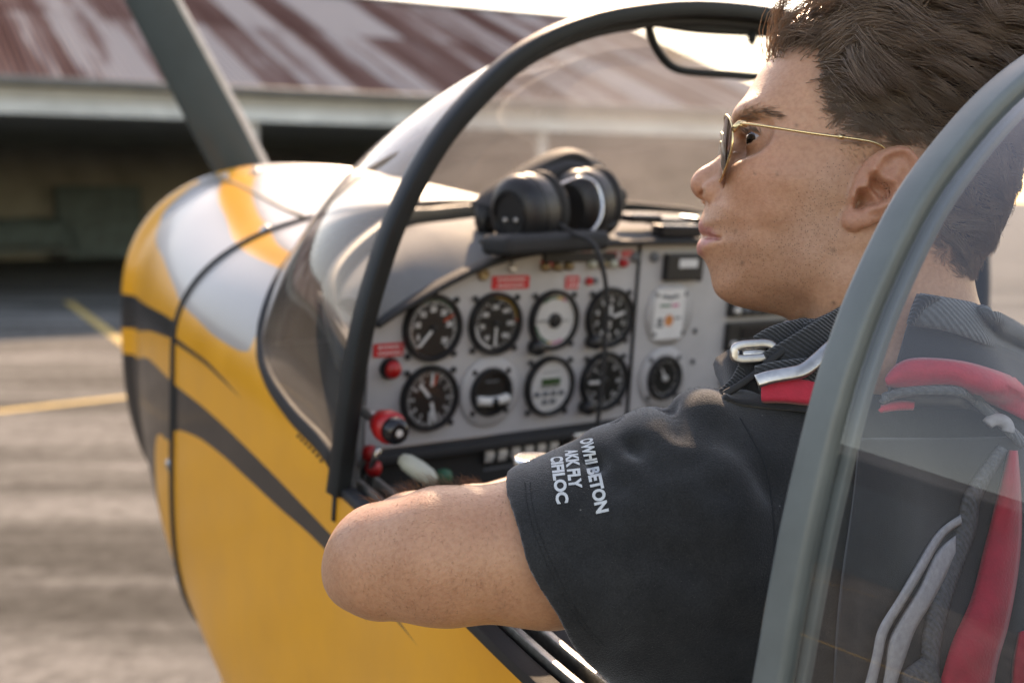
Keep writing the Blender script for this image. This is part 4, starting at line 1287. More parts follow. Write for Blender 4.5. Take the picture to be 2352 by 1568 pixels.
f_lo = hp(2420, 500)[0]; f_hi = hp(1570, 500)[0]; t_hi = hp(1900, -40)[1]; t_lo = hp(1900, 900)[1]
HF = Field((f_lo, -.088, t_lo), (f_hi, .098, t_hi), .0017)
Fg, Lg, Tg = np.meshgrid(*HF.ax, indexing='ij', sparse=True)
X2, T2 = Fg[:, 0, :], Tg[0, 0, :][None, :]


def inflate(outline, rpts):
    d = poly_dist(X2, T2, spline(hpoly(outline), len(outline) * 4, True)); R = shepard(X2, T2, [(*hp(x, y), r / 1000) for x, y, r in rpts])
    u = np.maximum(R - d, 0)
    return (np.sqrt(Lg ** 2 + (u ** 2)[:, None, :]) - R[:, None, :]).astype(np.float32)


HF.F = inflate(FACE, RF)
HF.F = smin(HF.F, inflate(NOSE, RN), .006)
# brow ridge, cheekbones, jaw
for sd in (1, -1):
    m = lambda px, py, l: h3(px, py, l * .001) * np.array([1, sd, 1])
    HF.ell(m(1740, 268, 28), (.016, .018, .009), .024)                  # brow
    HF.ell(m(1800, 395, 40), (.034, .020, .022), .035)                  # cheekbone
    HF.ell(m(1905, 585, 46), (.024, .014, .030), .030)                  # jaw angle
    HF.ell(m(1722, 322, 38), (.013, .015, .0105), .020, 'sub')          # eye socket
    HF.ell(m(1842, 268, 77), (.020, .008, .024), .016, 'sub')           # temple hollow
    ec = m(1752, 322, 33)
    HF.ell(ec, (.0133, .0133, .0133), .0080)                            # lids over the eyeball
    # lid opening
    sl, (X, Y, Z) = HF.win(ec - .02, ec + .02)
    x, y, z = X - ec[0], (Y - ec[1]) * sd, Z - ec[2]
    az = np.degrees(np.arctan2(y, x)); r = np.sqrt(x * x + y * y + z * z)
    hgt = .0041 * np.clip(1 - ((az - 22) / 68.) ** 2, -.6, 1); z0 = .0010 + .00002 * (az - 20)
    op_ = np.maximum(np.maximum(np.abs(z - z0) - hgt, .0112 - r), -x - .004)
    HF.put(sl, op_.astype(np.float32), .0012, 'sub')
    HF.chain([(m(1708, 300, 20), .0020), (m(1722, 299, 33), .0024), (m(1748, 304, 42), .0020), (m(1768, 318, 45), .0012)], .004)   # upper lid fold
    # nose wing, crease and nostril
    HF.ell(m(1650, 439, 15.2), (.0128, .0066, .0100), .0030)
    HF.ell(m(1622, 424, 4), (.0105, .008, .010), .005)
    HF.chain([(m(1662, 408, 19.5), .0015), (m(1674, 420, 23), .0030), (m(1680, 440, 25.0), .0034), (m(1672, 460, 22), .0022)], .0035, 'sub')
    HF.chain([(m(1613, 446, 6.5), .0022), (m(1628, 452, 8.5), .0030), (m(1640, 448, 8.0), .0026)], .0015, 'sub')
    HF.ell(m(1621, 443, 11.5), (.0048, .0065, .0026), .0010, 'sub')
    # lips
    HF.chain([(m(1625, 521, 0), .0042), (m(1627, 521, 7), .0040), (m(1637, 529, 15), .0032), (m(1645, 542, 22.5), .0018)], .004)
    HF.chain([(m(1626, 567, 0), .0050), (m(1628, 567, 7), .0048), (m(1638, 560, 14), .0034), (m(1646, 549, 21.5), .0018)], .004)
    HF.chain([(m(1606, 541.5, 0), .0012), (m(1614, 542, 8), .0014), (m(1632, 544, 18), .0016), (m(1655, 548, 27), .0016)], .0024, 'sub')
    # collar bone / neck muscle
    HF.chain([(m(2010, 540, 52), .010), (m(1960, 660, 50), .012), (m(1905, 800, 36), .012)], .020)

# ---- ear relief on a tilted plate
EARO = [(1990, 366), (2006, 354), (2021, 345), (2043, 337), (2064, 334.5), (2084, 339), (2098, 353), (2110, 371), (2115, 388), (2115, 407), (2108, 427), (2095, 446), (2077, 464), (2060, 480), (2043, 495), (2027, 505), (2008, 515), (1987, 524), (1966, 529), (1950, 525), (1940, 516), (1936.5, 503), (1942, 488), (1953, 474), (1952, 450), (1960, 425), (1972, 395)]
HLX = [(1990, 440), (1996, 418), (2004, 396), (2014, 374), (2028, 358), (2047, 349), (2066, 346.5), (2082, 351), (2094, 364), (2103, 381), (2106, 400), (2102, 418), (2090, 438), (2074, 455)]
AHX = [(2007, 393), (2022, 408), (2042, 416), (2056, 428), (2056, 446), (2045, 462), (2028, 472), (2008, 474), (1992, 472)]
AHX2 = [(2042, 416), (2056, 400), (2062, 384)]
CRU = [(1990, 424), (2006, 440), (2022, 458), (2032, 466)]
CON = [(1976, 436), (1988, 438), (1998, 424), (2002, 404), (2012, 404), (2030, 422), (2044, 434), (2044, 448), (2034, 460), (2018, 468), (2000, 472), (1980, 478), (1968, 474), (1972, 455)]
LE = .078
def ep(pts): return [hp(x, y, LE) for x, y in pts]
i0, i1 = [int((hp(x, 450, LE)[0] - HF.lo[0]) / HF.h) for x in (2135, 1920)]
k0, k1 = [int((hp(2000, y, LE)[1] - HF.lo[2]) / HF.h) for y in (545, 320)]
sl = (slice(i0, i1), slice(int((.045 - HF.lo[1]) / HF.h), HF.n[1]), slice(k0, k1))
fe, le, te = np.meshgrid(HF.ax[0][sl[0]], HF.ax[1][sl[1]], HF.ax[2][sl[2]], indexing='ij', sparse=True)
fx, tx = fe[:, 0, :], te[0, 0, :][None, :]
dE = poly_dist(fx, tx, ep(EARO)); g_ = lambda d, s: np.exp(-(d / s) ** 2)
fr = hp(1950, 450, LE)[0]
lp_ = .0715 + .30 * np.clip(fr - fx, -.01, .1)
dC = poly_dist(fx, tx, ep(CON))
bas = 1 / (1 + np.exp(-dC / .0012))
hgt = .0042 * g_(line_dist(fx, tx, ep(HLX)), .0034) + .0046 * g_(line_dist(fx, tx, ep(AHX)), .0036) * (dC < .004) + .0022 * g_(line_dist(fx, tx, ep(AHX2)), .0040)
hgt = hgt - .0120 * bas + .0055 * g_(line_dist(fx, tx, ep(CRU)), .0026) * bas
hgt = hgt + .0040 * g_(line_dist(fx, tx, ep([(1966, 446), (1972, 434)])), .0042) + .0020 * g_(line_dist(fx, tx, ep([(1960, 506), (1975, 500)])), .007)
cd = g_(line_dist(fx, tx, ep([(1982, 440), (1976, 462)])), .0040); hgt = hgt - .010 * cd * bas
TH = .0034; Tk = TH * np.sqrt(np.clip(1 - (1 - np.clip(dE / TH, 0, 1)) ** 2, 0, 1))
mid = lp_ + hgt - TH
sd_ = np.where(dE[:, None, :] > 0, np.abs(le - mid[:, None, :]) - np.maximum(Tk, .0006)[:, None, :], np.sqrt(np.maximum(np.abs(le - mid[:, None, :]), 0) ** 2 + dE[:, None, :] ** 2))
# carve the bowl, then add the shell
cv = np.maximum(-(dC[:, None, :] - .0005), (lp_ + hgt)[:, None, :] - le)
HF.F[sl] = smax(HF.F[sl], -cv.astype(np.float32), .0015)
HF.F[sl] = smin(HF.F[sl], sd_.astype(np.float32), .0022)
HV, HQ = HF.mesh()

# ---- rest of the body in eye coordinates
arm = [(c3(1800, 1130, .845), .062), (c3(1520, 1205, .80), .056), (c3(1260, 1264, .780), .0500), (c3(1010, 1277, .768), .0442), (c3(880, 1297, .772), .0345)]
fore = [(c3(880, 1280, .785), .0375), (c3(955, 1256, .845), .0380), (c3(1080, 1216, .915), .0325), (c3(1228, 1146, .995), .0255), (c3(1262, 1138, 1.015), .0265)]
BF = Field((-.20, -.62, .66), (.62, .06, 1.36), .0036)
TORSO = [((c3(2080, 830, .915), .055), (c3(2080, 1000, .93), .085)), ((c3(2080, 1000, .93), .085), (c3(2080, 1500, .955), .118)), ((c3(2080, 1500, .955), .118), (c3(2060, 2300, .98), .125)),
         ((c3(2060, 940, .90), .060), (c3(1850, 1075, .85), .060)), ((c3(2150, 940, .96), .060), (c3(2400, 960, 1.03), .060))]
for (a, ra), (b, rb) in TORSO: BF.cone(a, b, ra - .008, rb - .008, .04)
BF.chain(arm, .014); BF.chain(fore, .016)
BF.cone(c3(803, 1336, .776), c3(860, 1335, .78), .0140, .020, .012)      # point of the elbow
BF.cone(c3(812, 1300, .785), c3(862, 1280, .785), .0165, .026, .014)
# left hand on the lap: palm, four fingers, thumb
pw = c3(1262, 1138, 1.015); pk = c3(1350, 1140, 1.085)
ax_ = (pk - pw) / np.linalg.norm(pk - pw); sd2 = np.array([.55, .45, -.70]); sd2 -= ax_ * (sd2 @ ax_); sd2 /= np.linalg.norm(sd2); nn = np.cross(ax_, sd2)
if nn[1] > 0: nn = -nn
for q in (-.026, -.009, .009, .026): BF.cone(pw + sd2 * q * .6, pk + sd2 * q, .0155, .0125, .012)
for q, ln in ((-.030, .9), (-.010, 1.0), (.010, .95), (.029, .78)):
    a = pk + sd2 * q; b = a + ax_ * .040 * ln + nn * .012; c = b + ax_ * .014 * ln + nn * .024 * ln; e = c - ax_ * .006 + nn * .018 * ln
    BF.chain([(a, .0098), (b, .0088), (c, .0080), (e, .0070)], .004)
BF.chain([(pw - sd2 * .022 + ax_ * .02, .0125), (pw - sd2 * .048 + ax_ * .048, .0105), (pw - sd2 * .050 + ax_ * .078 + nn * .010, .0088)], .006)
# right arm (inside the cockpit)
BF.chain([(c3(2400, 960, 1.03), .055), (c3(2330, 1400, 1.14), .045), (c3(1950, 1420, 1.28), .034)], .02)
BV, BQ = BF.mesh()

# ---- skin colour masks and mesh
def smooth01(x, a, b): t = np.clip((x - a) / (b - a), 0, 1); return t * t * (3 - 2 * t)


HAIRL = [(1800, -60), (1795, 40), (1797, 104), (1850, 106), (1882, 120), (1878, 160), (1877, 206), (1890, 240), (1905, 265), (1918, 290), (1932, 318), (1985, 322), (2035, 332), (2090, 330), (2128, 372), (2130, 430), (2120, 500), (2150, 560), (2200, 600), (2226, 622), (2420, 640), (2420, -60)]
SIDEB = [(1900, 270), (1925, 360), (1945, 385), (1985, 370), (2040, 335), (1990, 300), (1940, 280)]
STUB = [(1604, 488), (1616, 470), (1650, 478), (1690, 500), (1730, 560), (1800, 520), (1850, 430), (1900, 380), (1945, 390), (1945, 480), (1930, 560), (1900, 640), (1830, 705), (1790, 735), (1640, 700), (1615, 600), (1630, 590), (1660, 570), (1660, 530), (1630, 520)]


def hair_mask(V):
    # project on the side view of the head at about its own lateral position
    f, l, t = V[:, 0], np.abs(V[:, 1]), V[:, 2]
    P = np.array([hp(x, y, .055) for x, y in HAIRL])
    d = poly_dist(f.astype(np.float32), t.astype(np.float32), P)
    return d


def skin_mat():
    m, nt, b, N, L = newmat('skin')
    at_ = nd(N, 'Attribute', attribute_name='tone'); mk_ = nd(N, 'Attribute', attribute_name='masks')
    sx = nd(N, 'SeparateColor'); L.new(mk_.outputs['Color'], sx.inputs[0])
    tc = nd(N, 'TexCoord')
    n1 = nd(N, 'TexNoise', Scale=26., Detail=6., Roughness=.6); L.new(tc.outputs['Object'], n1.inputs['Vector'])
    r1 = nd(N, 'ValToRGB'); r1.color_ramp.elements[0].position = .3; r1.color_ramp.elements[0].color = (.91, .85, .83, 1); r1.color_ramp.elements[1].position = .68; r1.color_ramp.elements[1].color = (1.08, 1.06, 1.04, 1)
    L.new(n1.outputs['Fac'], r1.inputs[0])
    mx = nd(N, 'Mix', data_type='RGBA', blend_type='MULTIPLY'); mx.inputs[0].default_value = .8; L.new(at_.outputs['Color'], mx.inputs[6]); L.new(r1.outputs[0], mx.inputs[7])
    n4 = nd(N, 'TexNoise', Scale=330., Detail=3.); L.new(tc.outputs['Object'], n4.inputs['Vector'])
    r4 = nd(N, 'ValToRGB'); r4.color_ramp.elements[0].position = .32; r4.color_ramp.elements[0].color = (.83, .76, .73, 1); r4.color_ramp.elements[1].position = .6
    L.new(n4.outputs['Fac'], r4.inputs[0])
    mx4 = nd(N, 'Mix', data_type='RGBA', blend_type='MULTIPLY'); mx4.inputs[0].default_value = .7; L.new(mx.outputs[2], mx4.inputs[6]); L.new(r4.outputs[0], mx4.inputs[7])
    # beard stubble: dark dots where the mask allows
    v1 = nd(N, 'TexVoronoi', Scale=760.); L.new(tc.outputs['Object'], v1.inputs['Vector'])
    s1 = nd(N, 'MapRange'); s1.inputs[1].default_value = .38; s1.inputs[2].default_value = .20; s1.inputs[3].default_value = 0.; s1.inputs[4].default_value = 1.
    L.new(v1.outputs['Distance'], s1.inputs[0])
    cs = nd(N, 'SeparateColor'); L.new(v1.outputs['Color'], cs.inputs[0])
    g1 = nd(N, 'Math', operation='LESS_THAN'); L.new(cs.outputs[0], g1.inputs[0]); L.new(sx.outputs[0], g1.inputs[1])
    m1 = nd(N, 'Math', operation='MULTIPLY'); L.new(s1.outputs[0], m1.inputs[0]); L.new(g1.outputs[0], m1.inputs[1])
    m1b = nd(N, 'Math', operation='MULTIPLY'); L.new(m1.outputs[0], m1b.inputs[0]); m1b.inputs[1].default_value = .62
    mx2 = nd(N, 'Mix', data_type='RGBA'); L.new(m1b.outputs[0], mx2.inputs[0]); L.new(mx4.outputs[2], mx2.inputs[6]); mx2.inputs[7].default_value = (.045, .032, .028, 1)
    # scalp under the hair
    mx3 = nd(N, 'Mix', data_type='RGBA'); L.new(sx.outputs[1], mx3.inputs[0]); L.new(mx2.outputs[2], mx3.inputs[6]); mx3.inputs[7].default_value = (.022, .016, .013, 1)
    L.new(mx3.outputs[2], b.inputs['Base Color'])
    b.inputs['Subsurface Weight'].default_value = .22
    b.inputs['Subsurface Radius'].default_value = (.011, .0042, .0022)
    b.inputs['Subsurface Scale'].default_value = 1.0
    mr = nd(N, 'MapRange'); mr.inputs[3].default_value = .36; mr.inputs[4].default_value = .56; L.new(n1.outputs['Fac'], mr.inputs[0]); L.new(mr.outputs[0], b.inputs['Roughness'])
    b.inputs['Specular IOR Level'].default_value = .42
    b.inputs['Sheen Weight'].default_value = .10; b.inputs['Sheen Roughness'].default_value = .35; b.inputs['Sheen Tint'].default_value = (1, .86, .70, 1)
    n2 = nd(N, 'TexNoise', Scale=520., Detail=4., Roughness=.6); L.new(tc.outputs['Object'], n2.inputs['Vector'])
    v2 = nd(N, 'TexVoronoi', Scale=650.); L.new(tc.outputs['Object'], v2.inputs['Vector'])
    ad = nd(N, 'Math', operation='ADD'); L.new(n2.outputs['Fac'], ad.inputs[0]); L.new(v2.outputs['Distance'], ad.inputs[1])
    bp = nd(N, 'Bump', Strength=.30, Distance=.0005); L.new(ad.outputs[0], bp.inputs['Height']); L.new(bp.outputs[0], b.inputs['Normal'])
    return m


M['skin'] = skin_mat()
SK = np.array([.53, .292, .180])
nH = len(HV); nB = len(BV)
tone = np.tile(SK, (nH + nB, 1)); masks = np.zeros((nH + nB, 4)); masks[:, 3] = 1
hv = HV
d_h = hair_mask(hv); fr_ = .92 * smooth01(d_h, -.010, .016)
masks[:nH, 1] = np.where(np.abs(hv[:, 1]) < .0775, fr_, fr_ * 0)
# ears stay skin coloured
Pe = np.array([hp(x, y, LE) for x, y in EARO]); de = poly_dist(hv[:, 0].astype(np.float32), hv[:, 2].astype(np.float32), Pe)
ear_m = smooth01(de, -.003, .002) * smooth01(np.abs(hv[:, 1]), .060, .068)
masks[:nH, 1] *= 1 - ear_m
Ps = np.array([hp(x, y, .05) for x, y in STUB]); ds = poly_dist(hv[:, 0].astype(np.float32), hv[:, 2].astype(np.float32), Ps)
masks[:nH, 0] = smooth01(ds, -.010, .010) * .42 * (1 - ear_m)
tone[:nH] = tone[:nH] * (1 - .10 * smooth01(ds, -.008, .012)[:, None] * np.array([1., .9, .75]))
# lips, ear, nose and cheek redness
def blob(c, r): return np.exp(-(((hv - c) / r) ** 2).sum(1))
lip = np.zeros(nH)
for sd in (1, -1):
    m = lambda px, py, l: h3(px, py, l * .001) * np.array([1, sd, 1])
    for c, r in ((m(1609, 520, 0), (.008, .008, .0055)), (m(1613, 522, 8), (.008, .006, .005)), (m(1630, 532, 16), (.006, .006, .0035)), (m(1609, 568, 0), (.009, .008, .0065)), (m(1613, 566, 8), (.008, .006, .006)), (m(1630, 557, 15), (.006, .006, .004)), (m(1642, 539, 20), (.005, .005, .0022)), (m(1642, 552, 20), (.005, .005, .0026))):
        lip = np.maximum(lip, blob(c, np.array(r) * 1.5))
lip = smooth01(lip, .35, .8)
tone[:nH] = tone[:nH] * (1 - lip[:, None]) + np.array([.44, .185, .155]) * lip[:, None]
red = .5 * ear_m
for c, r, a in ((h3(1600, 425, 0), .016, .5), (h3(1745, 420, .05), .03, .35), (h3(1650, 440, .012), .012, .4)): red = np.maximum(red, a * blob(c, r))
tone[:nH] *= 1 - red[:, None] * np.array([.02, .22, .18])
# darker around the eye, mole spots
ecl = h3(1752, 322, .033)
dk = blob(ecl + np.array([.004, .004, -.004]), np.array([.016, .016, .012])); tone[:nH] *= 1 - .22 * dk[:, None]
for px, py, l, r in ((1912, 576, .062, .0011), (1705, 604, .038, .0010), (1912, 696, .055, .0010), (1832, 284, .068, .0009), (1782, 404, .055, .0008), (1731, 405, .045, .0007), (1690, 530, .04, .0007)):
    q = h3(px, py, l); e = np.exp(-(((hv[:, 0] - q[0]) ** 2 + (hv[:, 2] - q[2]) ** 2) / (r * 1.3) ** 2)) * (hv[:, 1] > 0)
    tone[:nH] *= 1 - .6 * e[:, None]
tone[nH:] = SK * np.array([.93, .90, .87])
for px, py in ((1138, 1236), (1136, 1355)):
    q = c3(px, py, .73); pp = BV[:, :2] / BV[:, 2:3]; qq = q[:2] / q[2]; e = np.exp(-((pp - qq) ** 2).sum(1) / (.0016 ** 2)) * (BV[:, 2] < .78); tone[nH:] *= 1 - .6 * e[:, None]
HW = h2w(HV); BW = c2w(BV)
HBq = HQ; BBq = BQ + nH
person = mk('person', np.concatenate([HW, BW]), np.concatenate([HBq, BBq]), M['skin'])
tag(person, 'pilot in black t-shirt and gold sunglasses, elbow resting on the sill, looking left', 'person')
ca = person.data.color_attributes.new('tone', 'FLOAT_COLOR', 'POINT'); ca.data.foreach_set('color', np.c_[tone, np.ones(len(tone))].astype(np.float32).ravel())
ca = person.data.color_attributes.new('masks', 'FLOAT_COLOR', 'POINT'); ca.data.foreach_set('color', masks.astype(np.float32).ravel())
bvh = BVHTree.FromPolygons([tuple(v) for v in HW], HQ.tolist())
bvhB = BVHTree.FromPolygons([tuple(v) for v in BW], BQ.tolist())
L_AX = Vector(c2w(h2c(np.array([0, 1., 0]))) - c2w(h2c(np.array([0, 0., 0])))); F_AX = Vector(c2w(h2c(np.array([1., 0, 0]))) - c2w(h2c(np.zeros(3)))); T_AX = Vector(c2w(h2c(np.array([0, 0, 1.]))) - c2w(h2c(np.zeros(3))))


def on_face(px, py, b=None):
    """first skin point seen at that place from the photographer's side, with its normal"""
    o = EYE; d = (at(px, py, 1.0) - o).normalized()
    h = (b or bvh).ray_cast(o, d)
    return (h[0], h[1]) if h[0] is not None else (None, None)


# eyes
def eye_mat():
    m, nt, b, N, L = newmat('eye')
    tc = nd(N, 'TexCoord'); sx = nd(N, 'SeparateXYZ'); L.new(tc.outputs['Object'], sx.inputs[0])
    rp = nd(N, 'ValToRGB'); e = rp.color_ramp.elements
    mr = nd(N, 'MapRange'); mr.inputs[1].default_value = .0090; mr.inputs[2].default_value = .0126; L.new(sx.outputs[2], mr.inputs[0]); L.new(mr.outputs[0], rp.inputs[0])
    rp.color_ramp.interpolation = 'LINEAR'
    e[0].position = .36; e[0].color = (.30, .26, .24, 1); e[1].position = .44; e[1].color = (.02, .012, .008, 1)
    x = rp.color_ramp.elements.new(.6); x.color = (.05, .028, .015, 1)
    x = rp.color_ramp.elements.new(.86); x.color = (.004, .004, .004, 1)
    L.new(rp.outputs[0], b.inputs['Base Color']); b.inputs['Roughness'].default_value = .08; b.inputs['Coat Weight'].default_value = 1.
    return m


M['eye'] = eye_mat()
for sd in (1, -1):
    c = h3(1752, 322, .033) * np.array([1, sd, 1]); V = []; nu, nv = 28, 36
    for i in range(nu + 1):
        th_ = math.pi * i / nu
        r_ = .0121 + .0008 * math.exp(-(th_ / .42) ** 2)
        for j in range(nv): V.append((r_ * math.sin(th_) * math.cos(2 * math.pi * j / nv), r_ * math.sin(th_) * math.sin(2 * math.pi * j / nv), r_ * math.cos(th_)))
    o = mk('eye', V, gridfaces(nu + 1, nv, True), M['eye'], person, loc=Vector(h2w(c)))
    gz = (F_AX + L_AX * (.55 if sd > 0 else -.35) - T_AX * .05); o.rotation_euler = gz.to_track_quat('Z', 'Y').to_euler()

# ------------------------------------------------------------------ t-shirt
SF = Field((-.03, -.62, .66), (.62, .02, 1.20), .0030)
HEM = [(c3(1262, 1304, .783), .0650), (c3(1330, 1290, .785), .0690), (c3(1545, 1225, .808), .0850), (c3(1800, 1165, .850), .0980)]
for (a, ra), (b, rb) in TORSO: SF.cone(a, b, ra + .004, rb + .006, .05)
SF.chain(HEM, .03)
SF.cone(c3(1262, 1304, .783), c3(1180, 1330, .781), .0650, .0640, .02)
SF.cone(c3(1340, 1400, .79), c3(1480, 1400, .80), .040, .055, .04)      # loose cloth hanging under the arm
SF.cone(c3(1700, 1400, .84), c3(1950, 1500, .90), .10, .12, .05)
# bulges and creases of the cloth (ridges at the shoulder, pulls towards the armpit)
for (x, y, d, r) in ((1612, 958, .806, .020), (1480, 1030, .796, .022), (1385, 1062, .792, .020), (1300, 1112, .788, .018)):
    SF.ell(c3(x, y, d), (r, r, r * 1.8), .012)
def crease(pts, r, amp):
    P = [c3(*p) for p in pts]
    for a, b in zip(P[:-1], P[1:]):
        lo = np.minimum(a, b) - r * 3; hi = np.maximum(a, b) + r * 3
        sl, (X, Y, Z) = SF.win(lo, hi); dd = b - a; L2 = dd @ dd
        t = np.clip(((X - a[0]) * dd[0] + (Y - a[1]) * dd[1] + (Z - a[2]) * dd[2]) / L2, 0, 1)
        D2 = (X - a[0] - t * dd[0]) ** 2 + (Y - a[1] - t * dd[1]) ** 2 + (Z - a[2] - t * dd[2]) ** 2
        SF.put(sl, (amp * np.exp(-D2 / r ** 2)).astype(np.float32), 0, 'disp')
for x, y in ((1538, 940), (1432, 992), (1345, 1030)):
    crease([(x - 20, y, .87), (x, y + 4, .80), (x + 28, y + 40, .757), (x + 75, y + 85, .735)], .0080, .0050)
# surface depth of the sleeve at a picture position (first crossing along the view)
crease([(1490, 1000, .735), (1530, 1030, .728), (1600, 1050, .735)], .010, .0035)
crease([(1420, 1030, .735), (1450, 1070, .725), (1500, 1100, .722)], .010, .003)
crease([(1560, 960, .745), (1620, 985, .745), (1690, 1000, .752)], .010, .003)
crease([(1350, 1065, .735), (1380, 1110, .722), (1420, 1150, .715)], .010, .0025)
crease([(1700, 1000, .755), (1760, 1120, .745), (1780, 1260, .745), (1760, 1400, .75)], .012, .003)
crease([(1640, 1040, .735), (1690, 1180, .727), (1700, 1330, .735)], .016, -.003)
crease([(1500, 1440, .745), (1620, 1420, .745), (1740, 1440, .75), (1850, 1500, .77)], .016, .005)
crease([(1440, 1380, .735), (1560, 1360, .735), (1700, 1370, .74)], .018, -.003)
crease([(1560, 1510, .76), (1680, 1490, .755), (1800, 1530, .76)], .014, .005)
crease([(1390, 1200, .71), (1500, 1290, .715), (1600, 1340, .725)], .022, .0025)
crease([(1300, 1180, .715), (1350, 1260, .708), (1420, 1360, .712)], .014, .0022)
crease([(1450, 1120, .72), (1560, 1180, .715), (1660, 1280, .725)], .013, .0026)
crease([(1480, 1240, .715), (1580, 1290, .718), (1690, 1420, .735)], .012, .0028)
crease([(1330, 1420, .735), (1430, 1450, .74), (1520, 1500, .755)], .012, .004)
crease([(1600, 1060, .735), (1650, 1130, .728), (1730, 1240, .735)], .011, .0026)
n_ = SF.F.shape
ph = (np.sin(SF.ax[0] * 55)[:, None, None] * np.sin(SF.ax[1] * 48 + 1)[None, :, None] * np.sin(SF.ax[2] * 40)[None, None, :]).astype(np.float32)
SF.F += .0012 * ph
# cut at the hem and hollow the sleeve end
q1, q2, q3 = c3(1166, 1108, .765).astype(float), c3(1252, 1365, .716).astype(float), c3(1375, 1512, .765).astype(float)
tdir = np.cross(q3 - q1, q2 - q1); tdir /= np.linalg.norm(tdir)
if tdir[0] < 0: tdir = -tdir
hp0 = q2
Xs, Ys, Zs = np.meshgrid(*SF.ax, indexing='ij', sparse=True)
pl_ = ((Xs - hp0[0]) * tdir[0] + (Ys - hp0[1]) * tdir[1] + (Zs - hp0[2]) * tdir[2])
side_ = Xs < c3(1700, 1200, .8)[0]
wav = .0012 * np.sin(Ys * 120) 
SF.F = np.where(side_, smax(SF.F, (-(pl_ + wav)).astype(np.float32), .0035), SF.F)
inner_ = [(c3(1150, 1322, .781), .0600), (c3(1262, 1304, .783), .0605), (c3(1400, 1268, .79), .058)]
for (a, ra), (b, rb) in zip(inner_[:-1], inner_[1:]): SF.cone(a, b, ra, rb, .002, 'sub')
# neck opening
SF.cone(c3(2035, 690, .89), c3(2060, 850, .905), .066, .066, .006, 'sub')
SV, SQ = SF.mesh()


def shirt_mat():
    m, nt, b, N, L = newmat('black_cotton')
    tc = nd(N, 'TexCoord')
    n1 = nd(N, 'TexNoise', Scale=38., Detail=6., Roughness=.65); L.new(tc.outputs['Object'], n1.inputs['Vector'])
    n2 = nd(N, 'TexNoise', Scale=900., Detail=4.); L.new(tc.outputs['Object'], n2.inputs['Vector'])
    r1 = nd(N, 'ValToRGB'); r1.color_ramp.elements[0].position = .3; r1.color_ramp.elements[0].color = (.017, .0175, .0175, 1); r1.color_ramp.elements[1].position = .72; r1.color_ramp.elements[1].color = (.029, .030, .030, 1)
    L.new(n1.outputs['Fac'], r1.inputs[0])
    r2 = nd(N, 'ValToRGB'); r2.color_ramp.elements[0].position = .35; r2.color_ramp.elements[0].color = (.7, .7, .7, 1); r2.color_ramp.elements[1].position = .68; r2.color_ramp.elements[1].color = (1.35, 1.35, 1.35, 1)
    L.new(n2.outputs['Fac'], r2.inputs[0])
    mx = nd(N, 'Mix', data_type='RGBA', blend_type='MULTIPLY'); mx.inputs[0].default_value = .8; L.new(r1.outputs[0], mx.inputs[6]); L.new(r2.outputs[0], mx.inputs[7])
    # lint specks
    v1 = nd(N, 'TexVoronoi', Scale=70.); L.new(tc.outputs['Object'], v1.inputs['Vector'])
    sp = nd(N, 'MapRange'); sp.inputs[1].default_value = .045; sp.inputs[2].default_value = .03; sp.inputs[3].default_value = 0; sp.inputs[4].default_value = .5; L.new(v1.outputs['Distance'], sp.inputs[0])
    cs = nd(N, 'SeparateColor'); L.new(v1.outputs['Color'], cs.inputs[0]); g1 = nd(N, 'Math', operation='LESS_THAN'); L.new(cs.outputs[0], g1.inputs[0]); g1.inputs[1].default_value = .22
    m1 = nd(N, 'Math', operation='MULTIPLY'); L.new(sp.outputs[0], m1.inputs[0]); L.new(g1.outputs[0], m1.inputs[1])
    mx2 = nd(N, 'Mix', data_type='RGBA'); L.new(m1.outputs[0], mx2.inputs[0]); L.new(mx.outputs[2], mx2.inputs[6]); mx2.inputs[7].default_value = (.30, .29, .27, 1)
    L.new(mx2.outputs[2], b.inputs['Base Color'])
    b.inputs['Roughness'].default_value = .92; b.inputs['Specular IOR Level'].default_value = .15
    b.inputs['Sheen Weight'].default_value = .4; b.inputs['Sheen Roughness'].default_value = .42; b.inputs['Sheen Tint'].default_value = (.9, .92, .95, 1)
    ad = nd(N, 'Math', operation='ADD'); L.new(n2.outputs['Fac'], ad.inputs[0]); L.new(n1.outputs['Fac'], ad.inputs[1])
    bp = nd(N, 'Bump', Strength=.5, Distance=.0012); L.new(ad.outputs[0], bp.inputs['Height']); L.new(bp.outputs[0], b.inputs['Normal'])
    return m


M['black_cotton'] = shirt_mat()
SW = c2w(SV)
shirt = mk('t_shirt', SW, SQ, M['black_cotton'], person)
bvhS = BVHTree.FromPolygons([tuple(v) for v in SW], SQ.tolist())
M['print_ink'] = mat('print_ink', (.50, .52, .51), .75, var=.12, scale=300, bump=.3, bscale=1500)
M['stitch'] = mat('stitch', (.010, .011, .012), .9)


def on_shirt(px, py, lift=0.0):
    o = EYE; d = (at(px, py, 1.0) - o).normalized()
    h = bvhS.ray_cast(o, d)
    if h[0] is None: return None, None
    n = h[1] if h[1].dot(d) < 0 else -h[1]
    return h[0] + n * lift, n


